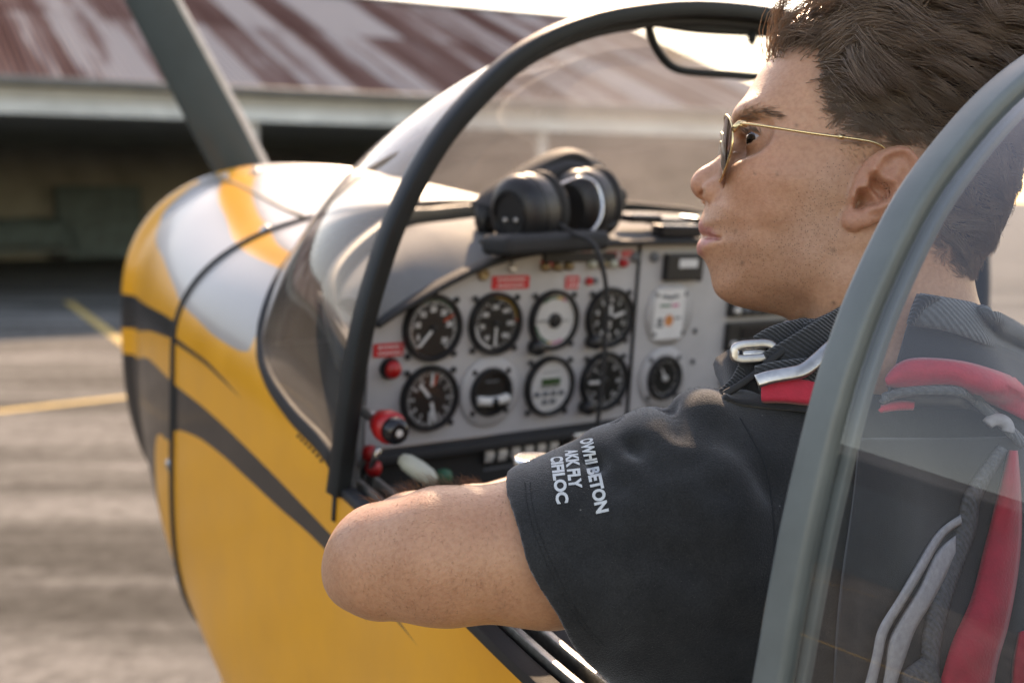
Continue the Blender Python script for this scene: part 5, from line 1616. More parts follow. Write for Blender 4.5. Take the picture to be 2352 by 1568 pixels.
def lettering(s, bx, by, ex, ey, size):
    """a printed line laid along the sleeve cloth: baseline between two measured points, wrapping with the surface"""
    V, F = text_mesh(s, 1.0, True)
    V = np.array(V); x0, x1 = V[:, 0].min(), V[:, 0].max()
    B = np.array([bx, by]); E_ = np.array([ex, ey]); ax = E_ - B; up = np.array([ax[1], -ax[0]]); up = up / np.linalg.norm(up)
    # subdivide long faces by working on a refined triangulation
    import bmesh
    bm = bmesh.new(); vs = [bm.verts.new((v[0], v[1], 0)) for v in V]
    for f in F:
        try: bm.faces.new([vs[i] for i in f])
        except ValueError: pass
    bmesh.ops.triangulate(bm, faces=bm.faces[:])
    bmesh.ops.subdivide_edges(bm, edges=[e for e in bm.edges if e.calc_length() > .25], cuts=2, use_grid_fill=False)
    bmesh.ops.triangulate(bm, faces=bm.faces[:])
    bm.verts.ensure_lookup_table(); P = []; ok = []
    for v in bm.verts:
        t = (v.co.x - x0) / (x1 - x0); q = B + ax * t ** 1.35 + up * v.co.y * size
        p, n = on_shirt(q[0], q[1], .0006); ok.append(p is not None); P.append(p if p is not None else Vector((0, 0, 0)))
    bm.verts.index_update()
    FF = [tuple(w.index for w in f.verts) for f in bm.faces if all(ok[w.index] for w in f.verts) and max((P[f.verts[i].index] - P[f.verts[i - 1].index]).length for i in range(3)) < .02]
    used = sorted({i for f in FF for i in f}); mp_ = {i: k for k, i in enumerate(used)}
    o = mk('printed_lettering', [P[i] for i in used], [tuple(mp_[i] for i in f) for f in FF], M['print_ink'], shirt, False)
    bm.free(); return o


lettering('OWHI BETON', 1334, 1012, 1371, 1180, 39)
lettering('AKK FLY', 1299, 1036, 1309, 1124, 39)
lettering('CIFILOC', 1266, 1052, 1280, 1158, 37)
# hem stitching: two rows of short stitches following the sleeve end
for off in (40, 52):
    pts = [(1166 + off, 1108), (1172 + off, 1165), (1192 + off, 1235), (1218 + off, 1298), (1252 + off, 1365), (1292 + off, 1430), (1335 + off, 1480)]
    C = spline(pts, 150); mb = MB()
    for a, b in zip(C[0:-1:2], C[1::2]):
        p, n = on_shirt(*a, .0003); q, n2 = on_shirt(*b, .0003)
        if p is None or q is None or (p - q).length > .01: continue
        V, F = sweep([p, q], circ(.00026, 5)); mb.add(V, F)
    mb.build('hem_stitching', M['stitch'], shirt, True)
# shoulder seam
sm_ = []
for x, y in spline([(1700, 960), (1728, 1008), (1760, 1076), (1775, 1180), (1778, 1270), (1768, 1360)], 60):
    p, n = on_shirt(x, y, -.0001)
    if p is not None: sm_.append(p)
V, F = sweep(sm_, circ(.0007, 6)); mk('shoulder_seam', V, F, M['stitch'], shirt)
# trousers, mostly hidden
TF = Field((.05, -.85, .80), (.75, -.20, 1.50), .009)
TF.chain([(c3(2050, 2150, 1.0), .115), (c3(1640, 1660, 1.30), .078), (c3(1560, 1900, 1.40), .06)], .03)
TF.chain([(c3(2200, 2150, 1.06), .115), (c3(1960, 1640, 1.34), .078), (c3(1900, 1900, 1.42), .06)], .03)
TV, TQ = TF.mesh()
M['dark_denim'] = mat('dark_denim', (.012, .013, .017), .9, var=.25, scale=60, bump=.5, bscale=900)
mk('trousers', c2w(TV), TQ, M['dark_denim'], person)

# ------------------------------------------------------------------ hair
def hair_mat(name, base, trans, rough=.34):
    m, nt, b, N, L = newmat(name)
    tc = nd(N, 'TexCoord'); n1 = nd(N, 'TexNoise', Scale=60., Detail=3.); L.new(tc.outputs['Object'], n1.inputs['Vector'])
    r1 = nd(N, 'ValToRGB'); r1.color_ramp.elements[0].color = (*[c * .5 for c in base], 1); r1.color_ramp.elements[1].color = (*[min(1, c * 1.9) for c in base], 1); L.new(n1.outputs['Fac'], r1.inputs[0])
    L.new(r1.outputs[0], b.inputs['Base Color']); b.inputs['Roughness'].default_value = rough; b.inputs['Specular IOR Level'].default_value = .6
    tl = nd(N, 'BsdfTranslucent'); tl.inputs[0].default_value = (*trans, 1)
    mx = nd(N, 'MixShader'); mx.inputs[0].default_value = .32
    L.new(b.outputs[0], mx.inputs[1]); L.new(tl.outputs[0], mx.inputs[2]); L.new(mx.outputs[0], N['Material Output'].inputs[0])
    return m


M['hair'] = hair_mat('hair', (.21, .16, .122), (.74, .47, .26), .30)
M['body_hair'] = hair_mat('body_hair', (.10, .062, .04), (.65, .42, .22))


def strands_mesh(name, curves, r0, r1, mt, parent):
    """curves: (n, k, 3) -> thin three-sided tapering fibres"""
    C = np.asarray(curves, float); n, k, _ = C.shape
    T = np.gradient(C, axis=1); T /= np.linalg.norm(T, axis=2, keepdims=True) + 1e-12
    ref = np.tile(np.array([.31, .22, .92]), (n, 1))
    A = np.cross(T, ref[:, None, :]); A /= np.linalg.norm(A, axis=2, keepdims=True) + 1e-12
    B = np.cross(T, A)
    rad = (np.asarray(r0).reshape(-1, 1) * (1 - np.linspace(0, 1, k)[None, :] ** 1.5) + r1)[:, :, None]
    V = np.stack([C + rad * (A * math.cos(a) + B * math.sin(a)) for a in (0, 2 * math.pi / 3, 4 * math.pi / 3)], 2).reshape(-1, 3)
    base = (np.arange(n)[:, None, None] * k + np.arange(k - 1)[None, :, None]) * 3
    j = np.arange(3)[None, None, :]; j2 = (np.arange(3) + 1) % 3
    Q = np.stack([base + j, base + j2[None, None, :], base + 3 + j2[None, None, :], base + 3 + j], -1).reshape(-1, 4)
    me = bpy.data.meshes.new(name); me.vertices.add(len(V)); me.vertices.foreach_set('co', V.astype(np.float32).ravel())
    me.loops.add(Q.size); me.loops.foreach_set('vertex_index', Q.astype(np.int32).ravel())
    me.polygons.add(len(Q)); me.polygons.foreach_set('loop_start', np.arange(0, Q.size, 4, dtype=np.int32))
    me.polygons.foreach_set('use_smooth', np.ones(len(Q), bool)); me.materials.append(mt); me.update(calc_edges=True); me.validate()
    o = bpy.data.objects.new(name, me); tag(o, kind='stuff'); return link(o, parent)


tri = HV[HQ]; cen = tri.mean(1); nrm_ = np.cross(tri[:, 2] - tri[:, 0], tri[:, 3] - tri[:, 1]); area = np.linalg.norm(nrm_, axis=1); nrm_ /= area[:, None] + 1e-12
dcen = hair_mask(cen)
earc = (poly_dist(cen[:, 0].astype(np.float32), cen[:, 2].astype(np.float32), Pe) > -.004) & (np.abs(cen[:, 1]) > .06)
hm = smooth01(dcen, -.013, .012) ** 1.4 * (~earc) * (np.abs(cen[:, 1]) < .082) * (cen[:, 2] > hp(2226, 640)[1])
w_ = area * hm * np.where(cen[:, 1] > -.03, 1.0, .45); w_ /= w_.sum()
TOPZ = hp(1950, 150, .05)[1]


def hair_curve(root, n, dist, jit, K=9):
    """one lock: lifted from the scalp, combed back, falling to the side"""
    f, l, t = root
    sgn = 1 if l > -.012 else -1
    top = float(smooth01(np.array(t - .35 * abs(l) * 0), TOPZ - .030, TOPZ + .016))
    front = float(smooth01(np.array(f), .02, .085)) * top
    Ls = np.clip(.0055 + .9 * dist, .0028, .022)
    Lt = .074 + .018 * front
    Ln = (Ls * (1 - top) + Lt * top) * (1 + .28 * jit[0])
    side_dir = np.array([-.80, .05 * sgn, -.62]); top_dir = np.array([-.92, .34 * sgn, -.10])
    d1 = side_dir * (1 - top) + top_dir * top + np.array([.18, .34, .26]) * jit[1:4] * (1 + .9 * top)
    d1 = d1 - n * (d1 @ n) * (1 - top * .4); d1 /= np.linalg.norm(d1) + 1e-9
    lift = .30 * (1 - top) + (.88 + .5 * front) * top
    d0 = n * (lift + .15 * jit[1]) + d1 * (1 - .62 * front * top); d0 = d0 + np.array([.10, 0, .95]) * front; d0 /= np.linalg.norm(d0)
    dend = d1 - n * (.34 * top + .12 * (1 - top)) + np.array([0, 0, -.28]) * top; dend /= np.linalg.norm(dend)
    P = [np.array(root)]; wv = jit[2] * 3
    for i in range(1, K):
        u = (i - .5) / (K - 1)
        d = (1 - u) ** 1.4 * d0 + (1 - (1 - u) ** 1.4) * (d1 * (1 - u) + dend * u)
        d = d + np.array([.0, .30, .22]) * top * .95 * math.sin(6.2 * u + wv); d /= np.linalg.norm(d)
        P.append(P[-1] + d * Ln / (K - 1))
    return np.array(P)


NG, NS = 360, 22000
gi = rng.choice(len(cen), NG, p=w_); gj = rng.normal(0, 1, (NG, 4)).clip(-1.8, 1.8)
G = np.array([hair_curve(cen[i], nrm_[i], dcen[i], j) for i, j in zip(gi, gj)])
wf_ = area * ((dcen > -.012) & (dcen < .014)) * (~earc) * (cen[:, 1] > .02) * (cen[:, 1] < .082) * (cen[:, 0] < hp(1880, 200, .06)[0]) * (cen[:, 2] > hp(2226, 640)[1]); wf_ = wf_ * smooth01(dcen, -.014, .006); wf_ /= wf_.sum()
si = np.concatenate([rng.choice(len(cen), NS - 5000, p=w_), rng.choice(len(cen), 5000, p=wf_)]); sr = cen[si] + rng.normal(0, .0008, (NS, 3))
from mathutils.kdtree import KDTree
kd_ = KDTree(NG)
for i in range(NG): kd_.insert(Vector(cen[gi[i]]), i)
kd_.balance()
CU = np.zeros((NS, 9, 3)); u = np.linspace(0, 1, 9)
tipk = rng.normal(0, 1, (NS, 4)).clip(-2, 2)
for q in range(NS):
    near = kd_.find_n(Vector(sr[q]), 3); a = near[0][1]; b = near[1][1]
    own = hair_curve(sr[q], nrm_[si[q]], dcen[si[q]], tipk[q] * .8)
    g0 = G[a]; off = sr[q] - g0[0]
    cl = g0 + off[None, :] * (1 - .70 * u[:, None] ** .85)
    wgt = (.82 * smooth01(u, .0, .55))[:, None]
    lr = np.linalg.norm(g0[-1] - g0[0]) / (np.linalg.norm(own[-1] - own[0]) + 1e-6)
    if lr > 2.2 or lr < .45: wgt = wgt * .25
    if q % 37 == 0: wgt = wgt * .1
    CU[q] = own * (1 - wgt) + cl * wgt + (rng.normal(0, .0006, 3)[None, :] * u[:, None])
# keep strands outside the head
Xw = h2w(CU)
rl_ = np.linalg.norm(CU[:, -1] - CU[:, 0], axis=1); rr = np.interp(rl_, [.003, .012, .04], [.00010, .00018, .00031])
hair = strands_mesh('hair', Xw, rr, .00006, M['hair'], person)
hair['label'] = 'thick dark brown hair combed back, short at the sides'


# fine lint standing up from the cloth
def shirt_fuzz():
    tr_ = SV[SQ]; c_ = tr_.mean(1); n_ = np.cross(tr_[:, 2] - tr_[:, 0], tr_[:, 3] - tr_[:, 1]); a_ = np.linalg.norm(n_, axis=1); n_ /= a_[:, None] + 1e-12
    px_ = 1176 + FPX * c_[:, 0] / c_[:, 2]; py_ = 784 - FPX * c_[:, 1] / c_[:, 2]
    w = a_ * ((px_ > 1150) & (px_ < 1900) & (py_ > 880) & (py_ < 1560)) * np.where(n_[:, 1] > .35, 3.0, .6) * (n_[:, 2] < .45); w /= w.sum()
    i = rng.choice(len(c_), 9000, p=w); r = c_[i] + rng.normal(0, .001, (len(i), 3)) * (1 - np.abs(n_[i]))
    d = n_[i] + rng.normal(0, .55, (len(i), 3)); d /= np.linalg.norm(d, axis=1)[:, None]; e = d + rng.normal(0, .5, (len(i), 3)); L_ = rng.uniform(.0007, .0018, (len(i), 1))
    C = np.stack([r - n_[i] * .0002, r + d * L_ * .5, r + d * L_ * .5 + e * L_ * .5], 1)
    return strands_mesh('lint', c2w(C), np.full(len(i), .000045), .00002, M['lint'], shirt)


M['lint'] = hair_mat('lint', (.06, .062, .064), (.30, .27, .25), .8)
shirt_fuzz()
# eyebrow, lashes
def strip_strands(name, pts, n, length, dirf, spread, r, parent=person, mt='hair', b=None, both=True):
    out = []
    C = spline(pts, 200)
    for _ in range(n):
        k = rng.integers(0, 200); c = C[k] + rng.normal(0, 1, 2) * spread * (1 - .55 * k / 200)
        p, nn_ = on_face(c[0], c[1], b)
        if p is None: continue
        d = dirf(k / 199.); d = d - nn_ * d.dot(nn_); L_ = length * rng.uniform(.6, 1.1)
        P = [np.array(p - nn_ * .0004)]
        for i in range(1, 6):
            dd = d.normalized() + nn_ * (.45 - .07 * i); dd.normalize(); P.append(P[-1] + np.array(dd) * L_ / 5)
        out.append(P)
        if both:
            # mirror across the head's middle plane
            mir = []
            for q in P:
                v = Vector(q) - Vector(h2w(np.zeros(3))); v = v - L_AX * (2 * v.dot(L_AX) / L_AX.length_squared); mir.append(np.array(v + Vector(h2w(np.zeros(3)))))
            out.append(mir)
    return strands_mesh(name, np.array(out), np.full(len(out), r), .00004, M[mt], parent)


strip_strands('eyebrow', [(1704, 270), (1715, 262), (1735, 258), (1760, 258), (1786, 265)], 150, .009, lambda t: (-F_AX * (.75 + .3 * t) + T_AX * (.55 - .95 * t) + L_AX * .25), 8.5, .00015)
strip_strands('eyelash', [(1714, 308), (1724, 303), (1738, 304), (1750, 311)], 60, .0075, lambda t: (F_AX * (1.0 - .7 * t) + T_AX * .25 + L_AX * .3), .8, .00020)
out = []
SBP = np.array([(1893, 240), (1915, 300), (1930, 345), (1955, 372), (1985, 352), (2040, 332), (2000, 305), (1950, 275)], float)
for _ in range(900):
    x, y = rng.uniform(1890, 2040), rng.uniform(240, 372)
    dd_ = float(poly_dist(np.float32(x), np.float32(y), SBP))
    if dd_ < -6 or rng.uniform() > (.85 if y < 320 else .45): continue
    p, nn_ = on_face(x, y)
    if p is None: continue
    d = -F_AX * .6 - T_AX * .75 + L_AX * rng.normal(0, .15); d = (d - nn_ * d.dot(nn_)).normalized(); L_ = rng.uniform(.0022, .0048); P = [np.array(p - nn_ * .0003)]
    for i in range(1, 5):
        q_ = (d + nn_ * .22).normalized(); P.append(P[-1] + np.array(q_) * L_ / 4)
    out.append(P)
strands_mesh('sideburn', np.array(out), np.full(len(out), .00010), .00003, M['hair'], person)
# arm hair, golden where the sun rakes over the top
out = []
for _ in range(300):
    x = rng.uniform(800, 1200); y = rng.uniform(1128, 1420); p, nn_ = on_face(x, y, bvhB)
    if p is None: continue
    t_ = Vector((rng.normal(-.2, .5), rng.normal(0, .3), rng.normal(-.5, .35))); t_ = (t_ - nn_ * t_.dot(nn_)); t_.normalize()
    L_ = rng.uniform(.007, .014); P = [np.array(p - nn_ * .0003)]; cv = rng.normal(0, .35)
    bt = nn_.cross(t_)
    for i in range(1, 6):
        dd = t_ + nn_ * (.42 - .14 * i) + bt * cv * (i / 5); dd.normalize(); P.append(P[-1] + np.array(dd) * L_ / 5)
    out.append(P)
zt_ = [(x, y) for x in np.linspace(850, 1110, 130) for y in (1,)]
for x, _ in zt_:                                  # along the upper contour
    for y in range(1100, 1200, 2):
        p, nn_ = on_face(x, y, bvhB)
        if p is not None: break
    if p is None: continue
    for rep in range(2):
        q = p + Vector((0, rng.uniform(0, .02), 0)); L_ = rng.uniform(.005, .014); t_ = Vector((rng.normal(-.35, .4), rng.normal(0, .4), .8)); t_.normalize(); P = [np.array(p)]
        for i in range(1, 6):
            dd = t_ + Vector((-.12 * i, 0, -.10 * i)); dd.normalize(); P.append(P[-1] + np.array(dd) * L_ / 5)
        out.append(P)
strands_mesh('arm_hair', np.array(out), np.full(len(out), .00006), .00003, M['body_hair'], person)

# ------------------------------------------------------------------ sunglasses
sg = empty('sunglasses', Vector(h2w(h3(1690, 318, 0))))
tag(sg, 'thin gold metal sunglasses with dark lenses worn by the pilot', 'sunglasses')
SGI = sg.matrix_world.inverted() if False else Matrix.Translation(-sg.location)


def sgp(P): return [SGI @ Vector(h2w(np.array(p))) for p in P]


M['lens'] = glassmat('lens', (.11, .075, .05), .0, dirt=.0, ior=1.55)
fe0 = hp(1689, 312, .062)[0]; tc0 = hp(1689, 322, .062)[1]
def lens_pt(sd, a, k=1.0):
    """point on the lens outline (teardrop), k scales towards the centre"""
    x = math.cos(a) * 28.5; y = math.sin(a) * (22.5 if math.sin(a) > 0 else 25.5)
    if y < 0: x *= 1 - .10 * (y / 24.) ** 2; x -= 0 if x > 0 else 0
    x *= k; y *= k
    l = 35.0 + x; bul = 6.5 * (1 - (x / 30.) ** 2) * 1.0 + 1.2 * (1 - (y / 24.) ** 2)
    return np.array([fe0 + (bul - y * .085 + (62 - l) * .04) * .001, sd * l * .001, tc0 + y * .001])


for sd in (1, -1):
    ring = [lens_pt(sd, 2 * math.pi * i / 64) for i in range(64)]
    V, F = sweep(sgp(ring), circ(.00085, 8), closed=True); rim = mk('rim', V, F, M['gold'], sg)
    V = []
    for k in np.linspace(0.001, 1, 12):
        V += sgp([lens_pt(sd, 2 * math.pi * i / 64, k) for i in range(64)])
    mk('lens', V, gridfaces(12, 64, True), M['lens'], sg)
    # hinge block and temple
    e = lens_pt(sd, math.radians(18)); hpt = h3(1697, 284, .0665) * np.array([1, sd, 1])
    V, F = sweep(sgp([e, (e + hpt) / 2, hpt, hpt + np.array([-.006, .0004 * sd, -.0005])]), rrect(.0022, .0012, .0006, 2)); mk('hinge', V, F, M['gold'], sg)
    tp_ = [(1700, 283.5, .068), (1750, 289, .0735), (1841, 303, .0775), (1905, 312, .0785), (1928, 314.5, .0785), (1975, 321, .0775), (2008, 328, .0765), (2030, 340, .0750), (2046, 362, .0740)]
    P = spline(sgp([h3(x, y, l) * np.array([1, sd, 1]) for x, y, l in tp_]), 50)
    V, F = sweep(P, circ(.00105, 8)); mk('temple', V, F, M['gold'], sg)
    V, F = sweep(P[24:27], circ(.00175, 8)); mk('temple_sleeve', V, F, M['gold'], sg)
    # nose pad on a wire arm
    npd = h3(1692, 352, .0125) * np.array([1, sd, 1]); a0 = lens_pt(sd, math.radians(190))
    V, F = sweep(sgp([a0, (a0 + npd) / 2 + np.array([-.003, 0, .002]), npd]), circ(.0006, 6)); mk('pad_arm', V, F, M['gold'], sg)
    V, F = lathe([(.0001, -.0014), (.0030, -.0010), (.0036, 0.), (.0030, .0010), (.0001, .0014)], 14, 'z', False)
    o = mk('nose_pad', [Vector((x, y * 1.6, z)) for x, y, z in V], F, M['vent_glass'], sg, loc=sgp([npd])[0])
a0, a1 = lens_pt(1, math.radians(160)), lens_pt(-1, math.radians(160)); mid_ = (a0 + a1) / 2 + np.array([.0035, 0, .0015])
V, F = sweep(spline(sgp([a0, mid_ * .6 + a0 * .4, mid_, mid_ * .6 + a1 * .4, a1]), 15), circ(.0011, 8)); mk('bridge', V, F, M['gold'], sg)

# ------------------------------------------------------------------ wristwatch
wc = Vector(c2w(c3(1228, 1146, .995))); wd = Vector(c2w(c3(1262, 1138, 1.015)) - c2w(c3(1080, 1200, .915))).normalized()
up_ = Vector((-.25, -.45, .85)); up_ = (up_ - wd * up_.dot(wd)).normalized(); sdv = wd.cross(up_)
wm = Matrix((( *wd, 0), (*sdv, 0), (*up_, 0), (0, 0, 0, 1))).transposed(); wm.translation = wc
watch = empty('wristwatch'); watch.matrix_world = wm
tag(watch, 'steel wristwatch on the left wrist, behind the rolled sleeve', 'watch')
V, F = lathe([(.0001, .0262), (.017, .0262), (.020, .0275), (.0215, .0330), (.0205, .0365), (.0190, .0375), (.0180, .0362), (.0001, .0362)], 40, 'z', False); mk('case', V, F, M['chrome'], watch)
V, F = lathe([(.0176, .0366), (.0001, .0366)], 32, 'z', False); mk('dial', V, F, M['grey_print'], watch)
V, F = lathe([(.0182, .0372), (.012, .0386), (.0001, .0392)], 32, 'z', False); mk('crystal', V, F, M['gauge_glass'], watch)
V, F = sweep([(0, .0275 * math.cos(t), .0275 * math.sin(t)) for t in np.linspace(.25 * math.pi, -1.25 * math.pi + math.pi * 0, 48)], rrect(.0012, .0095, .001, 2), up=[Vector((0, math.cos(t), math.sin(t))) for t in np.linspace(.25 * math.pi, -1.25 * math.pi, 48)]); mk('strap', V, F, M['black_rubber'], watch)

# ------------------------------------------------------------------ headset lying on the glareshield
hs = empty('headset', at(1250, 560, 1.50))
tag(hs, 'black aviation headset resting on the glareshield above the instruments', 'headset')
HI = Matrix.Translation(-hs.location)
def hsp(x, y, d): return HI @ at(x, y, d)
ca_ = (at(1176, 500, 1.40) - at(1290, 478, 1.48)).normalized()                # cup axis, towards the photographer and left


def cup(cx, cy, d, sc, face):
    c = hsp(cx, cy, d); q = ca_.to_track_quat('Z', 'Y')
    Mx = Matrix.Translation(c) @ q.to_matrix().to_4x4() @ Matrix.Diagonal((sc, sc * 1.18, sc, 1))
    o = mk('ear_cup', *(lambda VF: (xf(VF[0], Mx), VF[1]))(lathe([(.030, -.030), (.038, -.027), (.0415, -.012), (.0415, .010), (.039, .022), (.033, .030), (.0265, .033), (.0255, .030), (.0001, .030)], 40, 'z')), M['black_plastic'], hs); sharp(o, 40)
    V, F = lathe([(.028, -.048), (.038, -.046), (.042, -.038), (.0405, -.030), (.032, -.028)], 36, 'z'); mk('ear_cushion', xf(V, Mx), F, M['black_rubber'], o)
    V, F = sweep([Mx @ Vector((.0415 * math.cos(t), .0415 * math.sin(t), .006)) for t in np.linspace(0, 2 * math.pi, 48, endpoint=False)], circ(.0011, 6), closed=True); mk('trim_ring', V, F, M['black_gloss'], o)
    if face:
        V, F = sweep([Mx @ Vector((.0235 * math.cos(t), .0225 * math.sin(t), .0315)) for t in np.linspace(0, 2 * math.pi, 40, endpoint=False)], circ(.0013, 6), closed=True); mk('trim_ring', V, F, M['black_gloss'], o)
        for k in (-1, 1):
            V, F = lathe([(.0030, .030), (.0030, .0325), (.0001, .033)], 12, 'z', False); mk('cup_screw', xf(V, Mx @ Matrix.Translation((k * .0085, -.006, 0))), F, M['steel_worn'], o)
    return o


cup(1206, 487, 1.455, 1.0, True)
cup(1338, 470, 1.53, .98, False)
hb_ = spline([hsp(*p) for p in ((1108, 480, 1.50), (1150, 440, 1.52), (1215, 397, 1.545), (1270, 366, 1.56), (1312, 356, 1.57), (1352, 372, 1.575), (1385, 412, 1.575), (1400, 450, 1.57))], 44)
V, F = sweep(hb_, rrect(.0065, .019, .004, 3), up=[Vector((0, -.25, 1))] * 44); mk('headband', V, F, M['black_rubber'], hs)
hb2 = spline([hsp(*p) for p in ((1160, 452, 1.51), (1215, 420, 1.53), (1270, 396, 1.545), (1312, 388, 1.55), (1350, 402, 1.555))], 30)
V, F = sweep(hb2, rrect(.011, .020, .008, 3), up=[Vector((0, -.25, 1))] * 30); mk('headband_pad', V, F, M['seat_fabric'], hs)
for p0, p1 in (((1112, 478, 1.50), (1118, 520, 1.485)), ((1400, 440, 1.57), (1405, 500, 1.56))):
    V, F = sweep([hsp(*p0), hsp((p0[0] + p1[0]) / 2 - 6, (p0[1] + p1[1]) / 2, p0[2]), hsp(*p1)], rrect(.011, .016, .005, 3)); mk('slider', V, F, M['black_plastic'], hs)
st_ = spline([hsp(*p) for p in ((1285, 425, 1.47), (1330, 408, 1.475), (1366, 420, 1.48), (1382, 460, 1.48), (1378, 505, 1.475), (1352, 540, 1.47), (1338, 548, 1.465))], 40)
V, F = sweep(st_, circ(.0022, 10)); mk('stirrup_wire', V, F, M['chrome'], hs)
mc = hsp(1408, 452, 1.56)
V, F = lathe([(.0001, -.020), (.011, -.016), (.0145, -.004), (.0145, .006), (.011, .016), (.0001, .020)], 20, 'x', False); mk('microphone', V, F, M['black_rubber'], hs, loc=mc)
V, F = sweep(spline([hsp(1408, 452, 1.56), hsp(1420, 490, 1.55), hsp(1400, 520, 1.53), hsp(1360, 510, 1.52)], 20), circ(.003, 8)); mk('microphone_boom', V, F, M['black_plastic'], hs)
cb = spline([hsp(*p) for p in ((1285, 515, 1.43), (1318, 538, 1.41), (1350, 550, 1.395), (1372, 575, 1.385), (1386, 620, 1.385), (1394, 690, 1.395), (1390, 780, 1.405), (1384, 870, 1.41), (1374, 960, 1.415), (1366, 1040, 1.42), (1380, 1120, 1.40))], 70)
V, F = sweep(cb, circ(.0030, 10)); mk('cable', V, F, M['black_rubber'], hs)
pc = at(1236, 556, 1.44)
pouch = empty('carry_pouch', pc); tag(pouch, 'flat black pouch lying under the headset at the panel top', 'pouch')
pr = (at(1370, 540, 1.50) - at(1105, 556, 1.40)); R_ = pr.normalized(); U_ = Vector((0, 0, 1)); U_ = (U_ - R_ * U_.dot(R_)).normalized(); N_ = R_.cross(U_)
pm = Matrix(((*R_, 0), (*N_, 0), (*U_, 0), (0, 0, 0, 1))).transposed(); pm.translation = pc; pouch.matrix_world = pm
b_ = MB(); b_.box((0, .018, 0), (.080, .032, .0125)); bevel(b_.build('body', M['black_rubber'], pouch), .009, 4)
V, F = sweep([(-.078, -.0145, .004), (.078, -.0145, .004)], circ(.0022, 8)); mk('zip', V, F, M['black_gloss'], pouch)
b_ = MB(); b_.box((-.058, -.0150, .002), (.018, .0012, .0025)); b_.build('label_strip', M['brass'], pouch)

# ------------------------------------------------------------------ parachute harness worn by the pilot
hz = empty('parachute_harness', at(2080, 1000, .86))
tag(hz, 'red and black parachute harness with steel buckles worn over the t-shirt', 'parachute')
ZI = Matrix.Translation(-hz.location)
M['webbing'] = mat('webbing', (.020, .022, .023), .85, var=.3, weave=150., scale=300, bump=.8, bscale=1300, sheen=.3)
M['webbing_grey'] = mat('webbing_grey', (.115, .125, .130), .8, var=.2, weave=110., scale=260, bump=.8, bscale=1100, sheen=.3)
M['pad_black'] = mat('pad_black', (.017, .018, .020), .9, var=.25, scale=120, bump=.6, bscale=1500, sheen=.3)
M['harness_red'] = mat('harness_red', (.52, .022, .045), .75, var=.18, scale=60, bump=.5, bscale=500, sheen=.25)
M['piping_grey'] = mat('piping_grey', (.42, .40, .40), .8, var=.15, scale=200, bump=.5, bscale=900)
M['mesh_cloth'] = mat('mesh_cloth', (.13, .13, .135), .9, var=.3, weave=90., scale=300, bump=.9, bscale=900)
BACKD = {}


def back_depth(x, y):
    o = EYE; d = (at(x, y, 1.0) - o).normalized(); best = None
    for b in (bvhS, bvh, bvhB):
        h = b.ray_cast(o, d)[0]
        if h is not None and (best is None or (h - o).length < (best - o).length): best = h
    return best, d


def drape(name, Lp, Rp, off, mt, crown=.0, n=36, m=7, thick=.003, wav=0.):
    """a fabric piece lying on the pilot's back and shoulder, between two measured edges"""
    Ls = spline(Lp, n); Rs = spline(Rp, n); V = []; last = .85
    for i in range(n):
        for j in range(m):
            t = j / (m - 1); q = Ls[i] * (1 - t) + Rs[i] * t
            p, d = back_depth(*q)
            if p is None: p = EYE + d * last
            else: last = (p - EYE).length
            V.append(ZI @ (p - d * (off + crown * (1 - (2 * t - 1) ** 2) + wav * math.sin(i * .9 + j * .7))))
    V = np.array([list(v) for v in V]).reshape(n, m, 3)
    for _ in range(3):                                # relax so the piece bridges folds instead of following them
        V[1:-1] = (V[:-2] + V[1:-1] * 2 + V[2:]) / 4
    o = mk(name, V.reshape(-1, 3), gridfaces(n, m), M[mt], hz)
    sm = o.modifiers.new('thickness', 'SOLIDIFY'); sm.thickness = thick; sm.offset = 0
    return o


def strap(name, pts, hw, ht, mt, n=24, tilt=0., closed=False):
    P = spline([ZI @ at(*p) for p in pts], n, closed)
    up = [Vector((.0 + tilt, -1, .35 - tilt * .3))] * n
    V, F = sweep(P, rrect(ht, hw, min(ht, hw) * .5, 2), up=up, closed=closed); return mk(name, V, F, M[mt], hz)


# back pack and yoke seen through the canopy
drape('pack_panel', [(1975, 1010), (1960, 1150), (1935, 1350), (1915, 1600)], [(2420, 1000), (2420, 1150), (2420, 1350), (2420, 1600)], .010, 'pad_black', .012, 30, 14, .006)
drape('yoke_pad', [(2085, 742), (2151, 752), (2211, 770), (2271, 794), (2352, 828), (2420, 860)], [(2040, 900), (2075, 920), (2151, 925), (2210, 930), (2270, 960), (2420, 1040)], .012, 'pad_black', .008, 34, 8, .008)
drape('yoke_cover', [(2037, 872), (2061, 841), (2103, 826), (2199, 832), (2271, 850), (2352, 880), (2420, 915)], [(2036, 880), (2073, 888), (2151, 882), (2205, 885), (2253, 912), (2352, 965), (2420, 1010)], .026, 'harness_red', .008, 36, 8, .004)
drape('yoke_webbing', [(2112, 676), (2160, 684), (2229, 697), (2286, 715), (2352, 751), (2420, 800)], [(2088, 745), (2151, 754), (2211, 772), (2271, 796), (2352, 829), (2420, 875)], .024, 'webbing_grey', .004, 36, 6, .004)
drape('webbing_fold', [(2108, 676), (2104, 690), (2096, 715), (2088, 745)], [(2158, 683), (2136, 694), (2112, 715), (2092, 747)], .028, 'webbing', .003, 12, 5, .004)
drape('edge_binding', [(2026, 905), (2075, 893), (2151, 890), (2205, 893), (2248, 918), (2300, 960), (2352, 1010)], [(2024, 925), (2075, 905), (2151, 901), (2203, 905), (2240, 928), (2290, 972), (2345, 1025)], .030, 'webbing_grey', .004, 34, 5, .004)
drape('red_fold', [(2022, 935), (2060, 922), (2100, 925)], [(2020, 945), (2060, 940), (2095, 938)], .026, 'harness_red', .003, 14, 4, .003)
